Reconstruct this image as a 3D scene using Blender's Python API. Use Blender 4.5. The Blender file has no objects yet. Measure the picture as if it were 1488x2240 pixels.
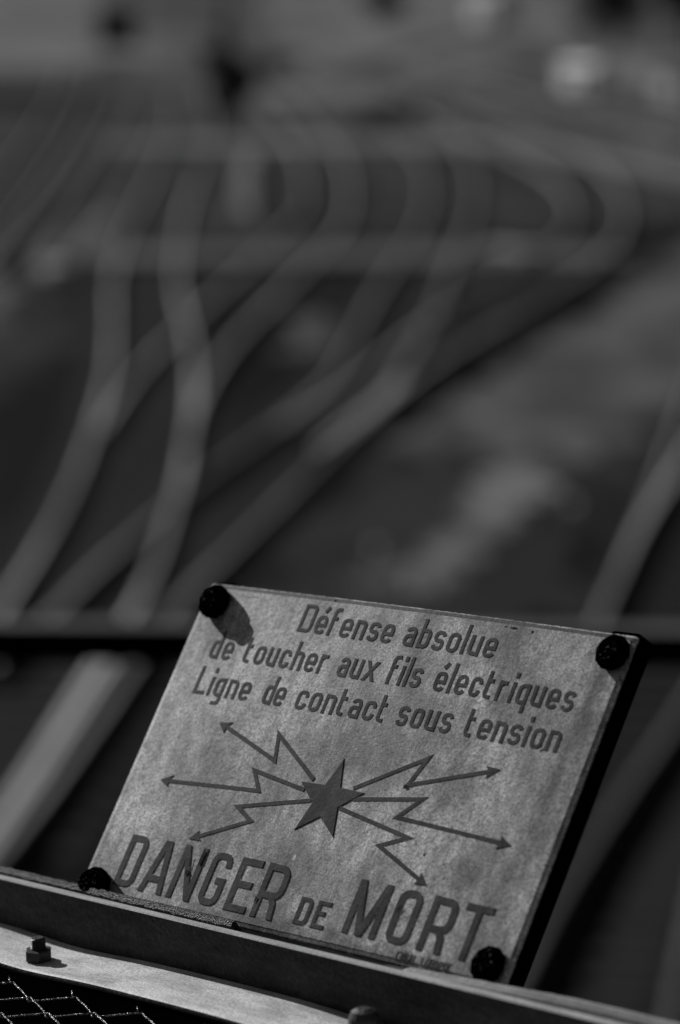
import bpy, bmesh, math, random
from mathutils import Vector, Matrix, noise

# ------------------------------------------------------------------ camera, sky, sun, exposure
scene = bpy.context.scene
col = scene.collection
random.seed(7)
CAM_Z = 7.4                                       # eye height above the tracks
cam_d = bpy.data.cameras.new("camera")
cam_d.sensor_fit = 'HORIZONTAL'
cam_d.sensor_width = 24.0
cam_d.lens = 24.0 * 6500 / 1488                   # a 105 mm portrait frame
cam_d.clip_start = 0.05
cam_d.clip_end = 6000
cam_d.dof.use_dof = True
cam_d.dof.focus_distance = 1.635
cam_d.dof.aperture_fstop = 4.6
cam_d.dof.aperture_blades = 0
cam = bpy.data.objects.new("camera", cam_d)
cam.location = (0, 0, CAM_Z)
cam.rotation_euler = (math.radians(90) - math.atan2(1230, 6500), 0, 0)
col.objects.link(cam)
scene.camera = cam

SUN_TRAVEL = Vector((0.600, -0.6436, -0.475)).normalized()
world = bpy.data.worlds.new("World")
scene.world = world
world.use_nodes = True
wn = world.node_tree.nodes
wl = world.node_tree.links
wn.clear()
sky = wn.new("ShaderNodeTexSky")
sky.sky_type = 'NISHITA'
sky.sun_disc = False
sky.sun_elevation = math.asin(-SUN_TRAVEL.z)
sky.sun_rotation = math.atan2(-SUN_TRAVEL.x, -SUN_TRAVEL.y)
bw = wn.new("ShaderNodeRGBToBW")                  # black and white photograph: neutral daylight
bgn = wn.new("ShaderNodeBackground")
bgn.inputs['Strength'].default_value = 0.05
won = wn.new("ShaderNodeOutputWorld")
wl.new(sky.outputs[0], bw.inputs[0])
wl.new(bw.outputs[0], bgn.inputs['Color'])
wl.new(bgn.outputs[0], won.inputs['Surface'])

sun_d = bpy.data.lights.new("sun", 'SUN')
sun_d.energy = 5.0
sun_d.angle = math.radians(0.5)
sun_d.color = (1, 1, 1)
sun = bpy.data.objects.new("sun", sun_d)
sun.rotation_euler = SUN_TRAVEL.to_track_quat('-Z', 'Y').to_euler()
sun.location = (-30, 32, 40)
col.objects.link(sun)

scene.view_settings.view_transform = 'Standard'
scene.view_settings.look = 'None'
scene.view_settings.exposure = -0.50
scene.view_settings.gamma = 1.0
scene.view_settings.use_curve_mapping = False
scene.cycles.use_denoising = True
scene.cycles.max_bounces = 5
scene.cycles.diffuse_bounces = 3

# ------------------------------------------------------------------ helpers
def link(name, mesh, mats, parent=None):
    o = bpy.data.objects.new(name, mesh)
    for m in (mats if isinstance(mats, (list, tuple)) else [mats]):
        if m and m.name not in [s.name for s in mesh.materials if s]:
            mesh.materials.append(m)
    col.objects.link(o)
    if parent is not None:
        o.parent = parent
    return o

def obj(name, bm, mats, parent=None, smooth=False):
    me = bpy.data.meshes.new(name)
    bmesh.ops.recalc_face_normals(bm, faces=bm.faces)
    bm.to_mesh(me)
    bm.free()
    if smooth:
        for p in me.polygons:
            p.use_smooth = True
    return link(name, me, mats, parent)

def tag(o, label=None, cat=None, group=None, kind=None):
    if label: o['label'] = label
    if cat: o['category'] = cat
    if group: o['group'] = group
    if kind: o['kind'] = kind
    return o

def empty(name, loc=(0, 0, 0), rotz=0.0):
    o = bpy.data.objects.new(name, None)
    o.empty_display_size = 0.1
    o.location = loc
    o.rotation_euler = (0, 0, rotz)
    col.objects.link(o)
    return o

def box(bm, lo, hi, bevel=0.0):
    r = bmesh.ops.create_cube(bm, size=1.0)
    vs = r['verts']
    for v in vs:
        v.co = Vector([(lo[i] + hi[i]) / 2 + v.co[i] * (hi[i] - lo[i]) for i in range(3)])
    if bevel:
        es = list({e for v in vs for e in v.link_edges})
        bmesh.ops.bevel(bm, geom=es, offset=bevel, segments=2, affect='EDGES', profile=0.6)

def tube(bm, pts, r, n=8, closed_ends=True):
    pts = [Vector(p) for p in pts]
    rings = []
    up = Vector((0, 0, 1))
    for i, p in enumerate(pts):
        t = (pts[min(i + 1, len(pts) - 1)] - pts[max(i - 1, 0)]).normalized()
        a = t.cross(up)
        if a.length < 1e-3: a = t.cross(Vector((0, 1, 0)))
        a.normalize()
        b = t.cross(a)
        rr = r(i) if callable(r) else r
        rings.append([bm.verts.new(p + a * (rr * math.cos(q)) + b * (rr * math.sin(q)))
                      for q in [2 * math.pi * j / n for j in range(n)]])
    for i in range(len(rings) - 1):
        for j in range(n):
            bm.faces.new((rings[i][j], rings[i][(j + 1) % n], rings[i + 1][(j + 1) % n], rings[i + 1][j]))
    if closed_ends:
        bm.faces.new(rings[0][::-1])
        bm.faces.new(rings[-1])

def lathe(bm, prof, n=20, center=(0, 0), jitter=0.0, seed=0):
    """prof: list of (radius, z); closed at both ends"""
    rnd = random.Random(seed)
    rings = []
    for r, z in prof:
        rings.append([bm.verts.new((center[0] + (r + rnd.uniform(-jitter, jitter)) * math.cos(a),
                                    center[1] + (r + rnd.uniform(-jitter, jitter)) * math.sin(a),
                                    z + rnd.uniform(-jitter, jitter) * 0.7))
                      for a in [2 * math.pi * j / n for j in range(n)]])
    for i in range(len(rings) - 1):
        for j in range(n):
            bm.faces.new((rings[i][j], rings[i][(j + 1) % n], rings[i + 1][(j + 1) % n], rings[i + 1][j]))
    for ring, z, flip in ((rings[0], prof[0][1], True), (rings[-1], prof[-1][1], False)):
        c = bm.verts.new((center[0], center[1], z + rnd.uniform(-jitter, jitter)))
        for j in range(n):
            f = (ring[j], ring[(j + 1) % n], c)
            bm.faces.new(f[::-1] if flip else f)

# ------------------------------------------------------------------ materials
def grey(v): return (v, v, v, 1)

def material(name, base, rough=0.7, spec=0.3, mottles=(), bump=None, metallic=0.0, coord='Object', stains=()):
    """mottles: (scale xyz, detail, ramp lo, ramp hi, colour multiplier at the dark end)"""
    m = bpy.data.materials.new(name)
    m.use_nodes = True
    nt = m.node_tree
    nd, lk = nt.nodes, nt.links
    bsdf = nd['Principled BSDF']
    bsdf.inputs['Roughness'].default_value = rough
    bsdf.inputs['Specular IOR Level'].default_value = spec
    bsdf.inputs['Metallic'].default_value = metallic
    tc = nd.new('ShaderNodeTexCoord')
    cur = None
    val = nd.new('ShaderNodeValue')
    val.outputs[0].default_value = base
    cur = val.outputs[0]
    for scl, det, lo, hi, mul in mottles:
        mp = nd.new('ShaderNodeMapping')
        mp.inputs['Scale'].default_value = scl
        lk.new(tc.outputs[coord], mp.inputs['Vector'])
        nz = nd.new('ShaderNodeTexNoise')
        nz.inputs['Scale'].default_value = 1.0
        nz.inputs['Detail'].default_value = det
        nz.inputs['Roughness'].default_value = 0.6
        lk.new(mp.outputs[0], nz.inputs['Vector'])
        mr = nd.new('ShaderNodeMapRange')
        mr.inputs['From Min'].default_value = lo
        mr.inputs['From Max'].default_value = hi
        mr.inputs['To Min'].default_value = mul
        mr.inputs['To Max'].default_value = 1.0
        lk.new(nz.outputs[0], mr.inputs['Value'])
        mu = nd.new('ShaderNodeMath')
        mu.operation = 'MULTIPLY'
        lk.new(cur, mu.inputs[0])
        lk.new(mr.outputs[0], mu.inputs[1])
        cur = mu.outputs[0]
    if stains:
        # weather stains: (x, y, half width, half height in mm, multiplier in the middle), edges broken up by noise
        wob = nd.new('ShaderNodeTexNoise')
        wob.inputs['Scale'].default_value = 55
        wob.inputs['Detail'].default_value = 4
        lk.new(tc.outputs[coord], wob.inputs['Vector'])
        ws = nd.new('ShaderNodeVectorMath'); ws.operation = 'MULTIPLY_ADD'
        ws.inputs[1].default_value = (0.022, 0.034, 0)
        ws.inputs[2].default_value = (-0.011, -0.017, 0)
        lk.new(wob.outputs['Color'], ws.inputs[0])
        ad = nd.new('ShaderNodeVectorMath'); ad.operation = 'ADD'
        lk.new(tc.outputs[coord], ad.inputs[0]); lk.new(ws.outputs[0], ad.inputs[1])
        for sx, sy, rx, ry, mul in stains:
            sb = nd.new('ShaderNodeVectorMath'); sb.operation = 'SUBTRACT'
            sb.inputs[1].default_value = (sx * .001, sy * .001, 0)
            lk.new(ad.outputs[0], sb.inputs[0])
            sc = nd.new('ShaderNodeVectorMath'); sc.operation = 'MULTIPLY'
            sc.inputs[1].default_value = (1000 / rx, 1000 / ry, 0)
            lk.new(sb.outputs[0], sc.inputs[0])
            ln = nd.new('ShaderNodeVectorMath'); ln.operation = 'LENGTH'
            lk.new(sc.outputs[0], ln.inputs[0])
            mr = nd.new('ShaderNodeMapRange'); mr.interpolation_type = 'SMOOTHSTEP'
            mr.inputs['From Min'].default_value = 0.25
            mr.inputs['From Max'].default_value = 1.15
            mr.inputs['To Min'].default_value = mul
            mr.inputs['To Max'].default_value = 1.0
            lk.new(ln.outputs['Value'], mr.inputs['Value'])
            mu = nd.new('ShaderNodeMath'); mu.operation = 'MULTIPLY'
            lk.new(cur, mu.inputs[0]); lk.new(mr.outputs[0], mu.inputs[1])
            cur = mu.outputs[0]
    lk.new(cur, bsdf.inputs['Base Color'])
    if bump:
        scl, det, strength, dist = bump
        nz = nd.new('ShaderNodeTexNoise')
        nz.inputs['Scale'].default_value = scl
        nz.inputs['Detail'].default_value = det
        lk.new(tc.outputs[coord], nz.inputs['Vector'])
        bp = nd.new('ShaderNodeBump')
        bp.inputs['Strength'].default_value = strength
        bp.inputs['Distance'].default_value = dist
        lk.new(nz.outputs[0], bp.inputs['Height'])
        lk.new(bp.outputs[0], bsdf.inputs['Normal'])
    return m

M = {}
STAINS = [(18, 84, 12, 24, .40), (24, 62, 14, 20, .42), (79, 84, 12, 26, .46), (147, 62, 9, 40, .36), (142, 18, 8, 46, .58),
          (-22, 8, 32, 16, .58), (6, -12, 44, 36, .74), (-6, -60, 38, 22, .52), (84, 0, 16, 20, .50), (100, 48, 20, 8, .60),
          (-60, 74, 20, 10, .80), (-20, -97, 60, 9, .42), (70, -98, 74, 9, .40), (-72, -66, 16, 24, .66), (40, 40, 50, 12, .75),
          (130, -70, 12, 30, .7), (-95, 8, 18, 12, .78), (52, -62, 12, 20, .75), (-40, -30, 10, 22, .78), (112, -45, 14, 12, .72),
          (-128, -92, 14, 9, .6), (-140, 66, 4, 14, .55), (-131, 70, 3, 12, .7), (153, -95, 6, 8, .5), (146, 72, 4, 14, .5), (-144, 78, 6, 14, .7), (150, -78, 9, 12, .55), (150, 80, 8, 10, .6),
          (-150, 60, 10, 40, 1.10), (-135, -50, 30, 60, 1.22), (-115, 40, 40, 50, 1.16), (118, 78, 14, 10, 1.25), (60, -30, 30, 14, 1.15), (120, 4, 16, 26, 1.12)]
M['enamel'] = material('weathered_enamel', 1.0, 0.5, 0.30,
    mottles=[((16, 13, 9), 6, 0.42, 0.58, 0.50), ((85, 14, 20), 5, 0.40, 0.60, 0.72), ((150, 90, 130), 5, 0.40, 0.6, 0.62),
             ((800, 800, 800), 2, 0.36, 0.66, 0.34), ((330, 330, 330), 2, 0.30, 0.45, 0.50)],
    bump=(420, 4, 0.30, 0.0005), stains=STAINS)
M['enamel_print'] = material('dark_enamel', 0.098, 0.6, 0.08,
    mottles=[((60, 60, 60), 4, 0.36, 0.6, 0.55), ((900, 900, 900), 2, 0.36, 0.65, 0.5), ((200, 120, 200), 4, 0.36, 0.6, 0.7)], bump=(420, 4, 0.3, 0.0005))
M['enamel_rim'] = material('worn_enamel_rim', 0.085, 0.65, 0.15,
    mottles=[((60, 60, 60), 5, 0.36, 0.6, 0.5), ((900, 900, 900), 2, 0.35, 0.65, 0.5)], bump=(500, 4, 0.5, 0.0006))
M['chip'] = material('bare_rusty_steel', 0.012, 0.9, 0.2, mottles=[((800, 800, 800), 3, 0.3, 0.6, 0.5)])
M['white_mark'] = material('scratched_enamel', 0.75, 0.6, 0.3, mottles=[((900, 900, 900), 2, 0.35, 0.6, 0.5)])
M['black_steel'] = material('tarred_steel', 0.22, 0.7, 0.0, mottles=[((620, 620, 620), 2, 0.64, 0.72, 0.006)], bump=(520, 3, 1.0, 0.0020))  # bright specks in the colour stand for sparkle on the stud ends
M['dull_black'] = material('dull_black_paint', 0.0015, 0.9, 0.0, bump=(300, 3, 0.3, 0.001))
M['rail_paint'] = material('old_dark_paint', 0.042, 0.6, 0.25,
    mottles=[((40, 60, 120), 5, 0.36, 0.62, 0.25), ((420, 420, 420), 3, 0.35, 0.65, 0.35)], bump=(350, 4, 0.6, 0.0012))
M['edge_glint'] = material('pale_glint_edge', 0.55, 0.6, 0.4,
    mottles=[((30, 200, 200), 4, 0.34, 0.6, 0.6), ((800, 800, 800), 2, 0.35, 0.65, 0.55)], bump=(500, 3, 0.3, 0.0006))  # glint of the rounded top edge put into a paler colour
M['bar_paint'] = material('pale_worn_paint', 0.88, 0.55, 0.3,
    mottles=[((22, 45, 40), 5, 0.38, 0.55, 0.68), ((60, 200, 60), 4, 0.36, 0.55, 0.8), ((800, 800, 800), 2, 0.34, 0.60, 0.55), ((90, 400, 100), 3, 0.3, 0.46, 0.85)],
    bump=(500, 3, 0.3, 0.0005))
M['galvanised'] = material('dirty_galvanised_bolt', 0.045, 0.5, 0.4, mottles=[((500, 500, 500), 3, 0.35, 0.6, 0.35)], bump=(900, 2, 0.3, 0.0004))
M['wire'] = material('pitted_galvanised_wire', 0.36, 0.25, 0.9, mottles=[((600, 600, 600), 2, 0.46, 0.62, 0.02)], bump=(900, 2, 0.9, 0.0012), metallic=0.5)
M['grit'] = material('gritty_black_mastic', 0.022, 0.45, 0.35, mottles=[((900, 900, 900), 3, 0.45, 0.60, 0.1)], bump=(1100, 3, 1.0, 0.0025))
M['mortar'] = material('flaking_pale_paint', 0.33, 0.7, 0.3, mottles=[((50, 250, 250), 4, 0.3, 0.6, 0.6)], bump=(500, 3, 0.5, 0.0008))
M['panel'] = material('shade_black', 0.003, 0.9, 0.05)
M['ballast'] = material('dark_ballast', 0.019, 0.95, 0.03,
    mottles=[((0.30, 0.10, 1), 4, 0.38, 0.62, 0.25), ((1.3, 1.3, 1.3), 3, 0.35, 0.62, 0.4), ((14, 14, 14), 2, 0.35, 0.65, 0.4)],
    bump=(18, 3, 0.8, 0.05))
M['pale_ground'] = material('pale_gravel', 0.31, 0.95, 0.03,
    mottles=[((0.45, 0.25, 1), 4, 0.36, 0.6, 0.35), ((9, 9, 9), 3, 0.3, 0.65, 0.6)], bump=(20, 3, 0.6, 0.03))
M['verge'] = material('verge_ground', 0.044, 0.95, 0.03,
    mottles=[((0.4, 0.2, 1), 4, 0.36, 0.6, 0.4), ((9, 9, 9), 3, 0.3, 0.65, 0.6)], bump=(20, 3, 0.6, 0.03))
M['dull_ground'] = material('weedy_gravel', 0.17, 0.95, 0.03,
    mottles=[((0.45, 0.2, 1), 4, 0.36, 0.6, 0.3), ((9, 9, 9), 3, 0.3, 0.65, 0.6)], bump=(20, 3, 0.6, 0.03))
M['yard_ground'] = material('yard_gravel', 0.25, 0.95, 0.03,
    mottles=[((0.12, 0.03, 1), 4, 0.38, 0.6, 0.45), ((0.6, 0.2, 1), 3, 0.35, 0.62, 0.6)])
M['far_ground'] = material('far_ground', 0.125, 0.95, 0.03,
    mottles=[((0.12, 0.03, 1), 4, 0.38, 0.6, 0.35), ((0.6, 0.2, 1), 3, 0.35, 0.62, 0.5)])  # paler than the ballast: the ground lightens with distance
M['mid_ground'] = material('mid_distance_ground', 0.070, 0.95, 0.03,
    mottles=[((0.25, 0.06, 1), 4, 0.38, 0.6, 0.40), ((1.0, 0.5, 1), 3, 0.35, 0.62, 0.5)])
M['shade_strip'] = material('black_shade_ground', 0.006, 0.95, 0.02)
M['concrete'] = material('pale_concrete', 0.16, 0.9, 0.1, mottles=[((0.5, 0.5, 1.2), 4, 0.38, 0.6, 0.45), ((25, 25, 25), 3, 0.3, 0.6, 0.8)])
M['pale_path'] = material('bleached_concrete', 0.205, 0.9, 0.1, mottles=[((0.5, 0.5, 1.2), 4, 0.38, 0.6, 0.6)])
M['rust'] = material('rusty_rail', 0.05, 0.85, 0.1, mottles=[((6, 6, 6), 3, 0.3, 0.6, 0.6)])
M['rail_head'] = material('polished_rail_head', 0.88, 0.3, 0.6, mottles=[((0.35, 0.22, 1), 3, 0.38, 0.58, 0.45)])
M['rail_head_worn'] = material('worn_rail_head', 0.68, 0.4, 0.4, mottles=[((0.25, 0.2, 1), 3, 0.36, 0.6, 0.4)])
M['rail_head_rusty'] = material('rusty_rail_head', 0.15, 0.6, 0.3, mottles=[((0.25, 0.2, 1), 3, 0.36, 0.6, 0.45)])
M['rail_head_dull'] = material('dull_rail_head', 0.40, 0.5, 0.4, mottles=[((0.25, 0.2, 1), 3, 0.36, 0.6, 0.45)])
M['sleeper'] = material('creosoted_timber', 0.024, 0.9, 0.1, mottles=[((3, 30, 30), 3, 0.3, 0.6, 0.6)])
M['dark_steel'] = material('dark_steel', 0.02, 0.8, 0.2, mottles=[((8, 8, 8), 3, 0.3, 0.6, 0.6)])
M['beam_top'] = material('lit_beam_top', 0.095, 0.7, 0.3, mottles=[((3, 3, 3), 3, 0.3, 0.6, 0.6)])
M['white_paint'] = material('white_paint', 0.80, 0.6, 0.3, mottles=[((1.5, 1.5, 1.5), 3, 0.3, 0.6, 0.8)])
M['grey_paint'] = material('light_grey_paint', 0.5, 0.6, 0.3, mottles=[((3, 3, 3), 3, 0.3, 0.6, 0.75)])
M['dull_paint'] = material('dirty_cream_paint', 0.26, 0.7, 0.2, mottles=[((3, 3, 3), 3, 0.3, 0.6, 0.7)])
M['dark_wall'] = material('tarred_boards', 0.02, 0.9, 0.1, mottles=[((2, 2, 2), 3, 0.3, 0.6, 0.6)])
M['roof'] = material('slate_roof', 0.05, 0.8, 0.2, mottles=[((2, 2, 2), 3, 0.3, 0.6, 0.7)])
M['glass'] = material('dark_window_glass', 0.02, 0.1, 0.5)
M['bark'] = material('bark', 0.05, 0.9, 0.1, mottles=[((6, 6, 2), 3, 0.3, 0.6, 0.6)])
M['leaf'] = material('dark_leaves', 0.06, 0.7, 0.1, mottles=[((1.2, 1.2, 1.2), 3, 0.3, 0.6, 0.5)])
RAILS = {
    'R1': [[-3.85,29.17],[-3.84,29.52],[-3.83,29.89],[-3.82,30.26],[-3.81,30.64],[-3.8,31.04],[-3.79,31.44],[-3.78,31.85],[-3.77,32.27],[-3.76,32.71],[-3.75,33.15],[-3.74,33.61],[-3.73,34.08],[-3.71,34.57],[-3.7,35.07],[-3.69,35.58],[-3.69,36.12],[-3.68,36.67],[-3.67,37.25],[-3.67,37.84],[-3.67,38.47],[-3.67,39.12],[-3.68,39.79],[-3.68,40.5],[-3.7,41.24],[-3.71,42.0],[-3.73,42.8],[-3.75,43.64],[-3.77,44.51],[-3.8,45.42],[-3.83,46.37],[-3.86,47.37],[-3.9,48.42],[-3.95,49.52],[-4.0,50.67],[-4.06,51.89],[-4.14,53.18],[-4.22,54.53],[-4.32,55.96],[-4.43,57.47],[-4.55,59.05],[-4.68,60.73],[-4.82,62.5],[-4.96,64.37],[-5.08,66.33],[-5.2,68.41],[-5.3,70.59],[-5.41,72.89],[-5.51,75.31],[-5.6,77.83],[-5.67,80.47],[-5.74,83.25],[-5.81,86.19],[-5.89,89.35],[-5.97,92.76],[-6.06,96.45],[-6.16,100.45],[-6.28,104.83],[-6.42,109.67],[-6.61,115.1],[-6.85,121.24],[-7.18,128.21],[-7.59,136.1],[-8.12,145.05],[-8.73,155.23]],
    'R2': [[-3.06,22.2],[-3.04,22.41],[-3.03,22.62],[-3.01,22.84],[-2.99,23.06],[-2.98,23.29],[-2.96,23.52],[-2.94,23.75],[-2.92,23.99],[-2.9,24.23],[-2.88,24.48],[-2.86,24.73],[-2.84,24.99],[-2.82,25.26],[-2.8,25.52],[-2.78,25.8],[-2.76,26.08],[-2.74,26.37],[-2.72,26.66],[-2.7,26.97],[-2.68,27.27],[-2.66,27.59],[-2.64,27.91],[-2.62,28.24],[-2.59,28.58],[-2.57,28.92],[-2.54,29.27],[-2.51,29.63],[-2.48,29.98],[-2.45,30.35],[-2.42,30.73],[-2.39,31.11],[-2.36,31.52],[-2.33,31.93],[-2.3,32.37],[-2.28,32.82],[-2.26,33.29],[-2.24,33.79],[-2.23,34.3],[-2.21,34.84],[-2.21,35.4],[-2.2,35.98],[-2.2,36.59],[-2.2,37.22],[-2.2,37.87],[-2.2,38.54],[-2.2,39.25],[-2.2,39.98],[-2.21,40.74],[-2.22,41.53],[-2.24,42.36],[-2.26,43.22],[-2.28,44.12],[-2.3,45.06],[-2.33,46.04],[-2.37,47.07],[-2.41,48.15],[-2.45,49.27],[-2.51,50.45],[-2.57,51.69],[-2.65,52.98],[-2.74,54.33],[-2.83,55.74],[-2.94,57.22],[-3.07,58.76],[-3.21,60.36],[-3.35,62.05],[-3.49,63.86],[-3.62,65.81],[-3.73,67.89],[-3.84,70.1],[-3.94,72.46],[-4.04,74.98],[-4.14,77.66],[-4.25,80.53],[-4.35,83.59],[-4.44,86.84],[-4.52,90.28],[-4.6,93.98],[-4.68,98.0],[-4.78,102.39],[-4.89,107.21],[-5.02,112.51],[-5.19,118.43],[-5.43,125.09],[-5.78,132.58],[-6.24,140.9],[-6.79,150.13],[-7.44,160.45]],
    'R2b': [[-2.96,22.2],[-2.94,22.41],[-2.92,22.62],[-2.91,22.84],[-2.89,23.06],[-2.87,23.29],[-2.85,23.52],[-2.83,23.75],[-2.81,23.99],[-2.8,24.24],[-2.78,24.48],[-2.76,24.74],[-2.74,25.0],[-2.71,25.26],[-2.69,25.53],[-2.67,25.8],[-2.65,26.08],[-2.63,26.37],[-2.61,26.67],[-2.59,26.97],[-2.56,27.27],[-2.54,27.59],[-2.52,27.91],[-2.49,28.23],[-2.47,28.57],[-2.44,28.91],[-2.41,29.26],[-2.38,29.61],[-2.35,29.96],[-2.32,30.32],[-2.28,30.68],[-2.24,31.06],[-2.2,31.44]],
    'Dk': [[-0.36,42.97],[-0.25,43.46],[-0.15,43.97],[-0.04,44.49],[0.08,45.04],[0.19,45.61],[0.31,46.19],[0.43,46.8],[0.55,47.43],[0.67,48.08],[0.8,48.75],[0.93,49.45],[1.06,50.17]],
    'Q': [[-3.69,44.87],[-3.67,45.69],[-3.65,46.54],[-3.63,47.42],[-3.61,48.33],[-3.58,49.26],[-3.55,50.21],[-3.51,51.18],[-3.46,52.16],[-3.41,53.14],[-3.34,54.11],[-3.27,55.08],[-3.18,56.07],[-3.1,57.09],[-3.01,58.17],[-2.93,59.31],[-2.84,60.5],[-2.75,61.73],[-2.65,62.98],[-2.54,64.25],[-2.43,65.55],[-2.31,66.92],[-2.19,68.39],[-2.07,69.97],[-1.95,71.66],[-1.83,73.44],[-1.7,75.26],[-1.55,77.11],[-1.39,79.01],[-1.24,81.11],[-1.12,83.61],[-1.06,86.61],[-1.06,90.1],[-1.12,93.97],[-1.22,98.17],[-1.35,102.68],[-1.53,107.47],[-1.76,112.48],[-2.04,117.63],[-2.38,122.9],[-2.76,128.31],[-3.2,133.87],[-3.68,139.63],[-4.2,145.74]],
    'P': [[-2.24,42.77],[-2.27,43.66],[-2.3,44.58],[-2.31,45.52],[-2.32,46.48],[-2.31,47.47],[-2.3,48.48],[-2.27,49.52],[-2.24,50.57],[-2.19,51.63],[-2.14,52.71],[-2.08,53.81],[-2.01,54.92],[-1.93,56.04],[-1.84,57.16],[-1.74,58.29],[-1.63,59.46],[-1.52,60.67],[-1.4,61.92],[-1.28,63.22],[-1.15,64.57],[-1.02,65.98],[-0.88,67.45],[-0.73,68.98],[-0.58,70.58],[-0.42,72.29],[-0.27,74.15],[-0.11,76.21],[0.02,78.53],[0.14,81.18],[0.22,84.18],[0.27,87.53],[0.28,91.2],[0.25,95.18],[0.2,99.44],[0.09,103.89],[-0.08,108.32],[-0.31,112.62],[-0.59,116.96],[-0.91,121.55],[-1.25,126.49],[-1.61,131.79],[-2.02,137.45],[-2.47,143.42],[-2.96,149.56],[-3.5,155.78],[-4.09,162.18],[-4.74,168.96]],
    'A': [[-3.57,29.55],[-3.53,29.84],[-3.48,30.13],[-3.43,30.42],[-3.38,30.72],[-3.34,31.02],[-3.29,31.34],[-3.24,31.66],[-3.19,31.99],[-3.14,32.34],[-3.1,32.71],[-3.06,33.09],[-3.01,33.48],[-2.96,33.88],[-2.91,34.27],[-2.86,34.66],[-2.8,35.05],[-2.74,35.44],[-2.67,35.84],[-2.61,36.25],[-2.54,36.67],[-2.48,37.11],[-2.41,37.55],[-2.34,38.01],[-2.27,38.48],[-2.2,38.95],[-2.12,39.43],[-2.04,39.92],[-1.96,40.4],[-1.87,40.88],[-1.78,41.37],[-1.68,41.85],[-1.58,42.34],[-1.48,42.84],[-1.38,43.36],[-1.28,43.89],[-1.17,44.43],[-1.06,45.0],[-0.95,45.58],[-0.84,46.18],[-0.72,46.8],[-0.6,47.45],[-0.49,48.15],[-0.37,48.9],[-0.26,49.74],[-0.16,50.66],[-0.06,51.67],[0.03,52.77],[0.12,53.94],[0.21,55.18],[0.3,56.49],[0.39,57.88],[0.49,59.33],[0.59,60.84],[0.71,62.39],[0.84,64.0],[0.98,65.67],[1.12,67.42],[1.28,69.23],[1.45,71.14],[1.63,73.15],[1.81,75.32],[1.99,77.69],[2.17,80.31],[2.34,83.22],[2.5,86.44],[2.63,89.98],[2.74,93.84],[2.8,97.96],[2.81,102.17],[2.74,106.33],[2.6,110.42],[2.44,114.59],[2.24,118.98],[2.03,123.66],[1.8,128.54],[1.52,133.47],[1.2,138.38],[0.84,143.3],[0.45,148.36],[0.03,153.66],[-0.43,159.24],[-0.92,165.14],[-1.46,171.39],[-2.03,178.1],[-2.65,185.34]],
    'B': [[-2.9,22.09],[-2.88,22.28],[-2.85,22.48],[-2.83,22.68],[-2.8,22.88],[-2.77,23.09],[-2.74,23.3],[-2.71,23.52],[-2.69,23.74],[-2.66,23.97],[-2.63,24.2],[-2.6,24.44],[-2.58,24.68],[-2.55,24.93],[-2.52,25.18],[-2.5,25.45],[-2.47,25.71],[-2.44,25.99],[-2.41,26.27],[-2.39,26.56],[-2.36,26.85],[-2.33,27.15],[-2.3,27.46],[-2.27,27.77],[-2.24,28.1],[-2.21,28.43],[-2.18,28.77],[-2.15,29.11],[-2.12,29.46],[-2.08,29.82],[-2.05,30.19],[-2.01,30.56],[-1.98,30.95],[-1.94,31.34],[-1.9,31.74],[-1.85,32.14],[-1.81,32.55],[-1.76,32.95],[-1.7,33.36],[-1.64,33.76],[-1.57,34.15],[-1.51,34.55],[-1.43,34.95],[-1.36,35.37],[-1.29,35.81],[-1.22,36.25],[-1.14,36.71],[-1.07,37.17],[-0.99,37.65],[-0.9,38.14],[-0.82,38.64],[-0.74,39.16],[-0.65,39.69],[-0.56,40.23],[-0.47,40.8],[-0.38,41.38],[-0.28,41.98],[-0.18,42.6],[-0.08,43.23],[0.02,43.88],[0.13,44.54],[0.24,45.23],[0.36,45.94],[0.47,46.69],[0.59,47.48],[0.71,48.31],[0.82,49.2],[0.94,50.17],[1.04,51.21],[1.15,52.32],[1.27,53.47],[1.4,54.65],[1.52,55.9],[1.65,57.24],[1.78,58.67],[1.91,60.19],[2.04,61.8],[2.18,63.52],[2.32,65.34],[2.47,67.26],[2.64,69.27],[2.82,71.4],[3.0,73.67],[3.2,76.1],[3.4,78.74],[3.6,81.61],[3.8,84.75],[4.0,88.19],[4.18,91.94],[4.33,95.99],[4.44,100.28],[4.51,104.75],[4.52,109.31],[4.48,113.85],[4.37,118.26],[4.22,122.59],[4.03,127.0],[3.82,131.56],[3.57,136.25],[3.3,140.98],[2.98,145.71],[2.64,150.47],[2.26,155.36],[1.85,160.52],[1.42,166.03]],
    'C': [[-1.01,45.09],[-0.88,45.52],[-0.75,45.95],[-0.61,46.41],[-0.48,46.88],[-0.34,47.4],[-0.2,47.96],[-0.07,48.56],[0.07,49.22],[0.21,49.92],[0.35,50.66],[0.49,51.46],[0.63,52.3],[0.78,53.16],[0.93,54.03],[1.09,54.9],[1.26,55.77],[1.43,56.67],[1.61,57.59],[1.8,58.54],[1.99,59.52],[2.19,60.5],[2.4,61.46],[2.62,62.4],[2.84,63.31],[3.07,64.22],[3.31,65.15],[3.56,66.11],[3.81,67.13],[4.07,68.19],[4.34,69.3],[4.61,70.49],[4.9,71.81],[5.2,73.32],[5.5,75.05],[5.82,77.07],[6.13,79.44],[6.41,82.18],[6.62,85.2],[6.75,88.32],[6.81,91.38],[6.81,94.29],[6.75,96.98],[6.64,99.47],[6.51,101.85],[6.34,104.16],[6.16,106.43],[5.95,108.66],[5.73,110.84],[5.49,113.02],[5.23,115.23],[4.97,117.55],[4.7,120.04],[4.43,122.73],[4.15,125.63],[3.85,128.71],[3.55,131.96],[3.22,135.38]],
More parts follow.
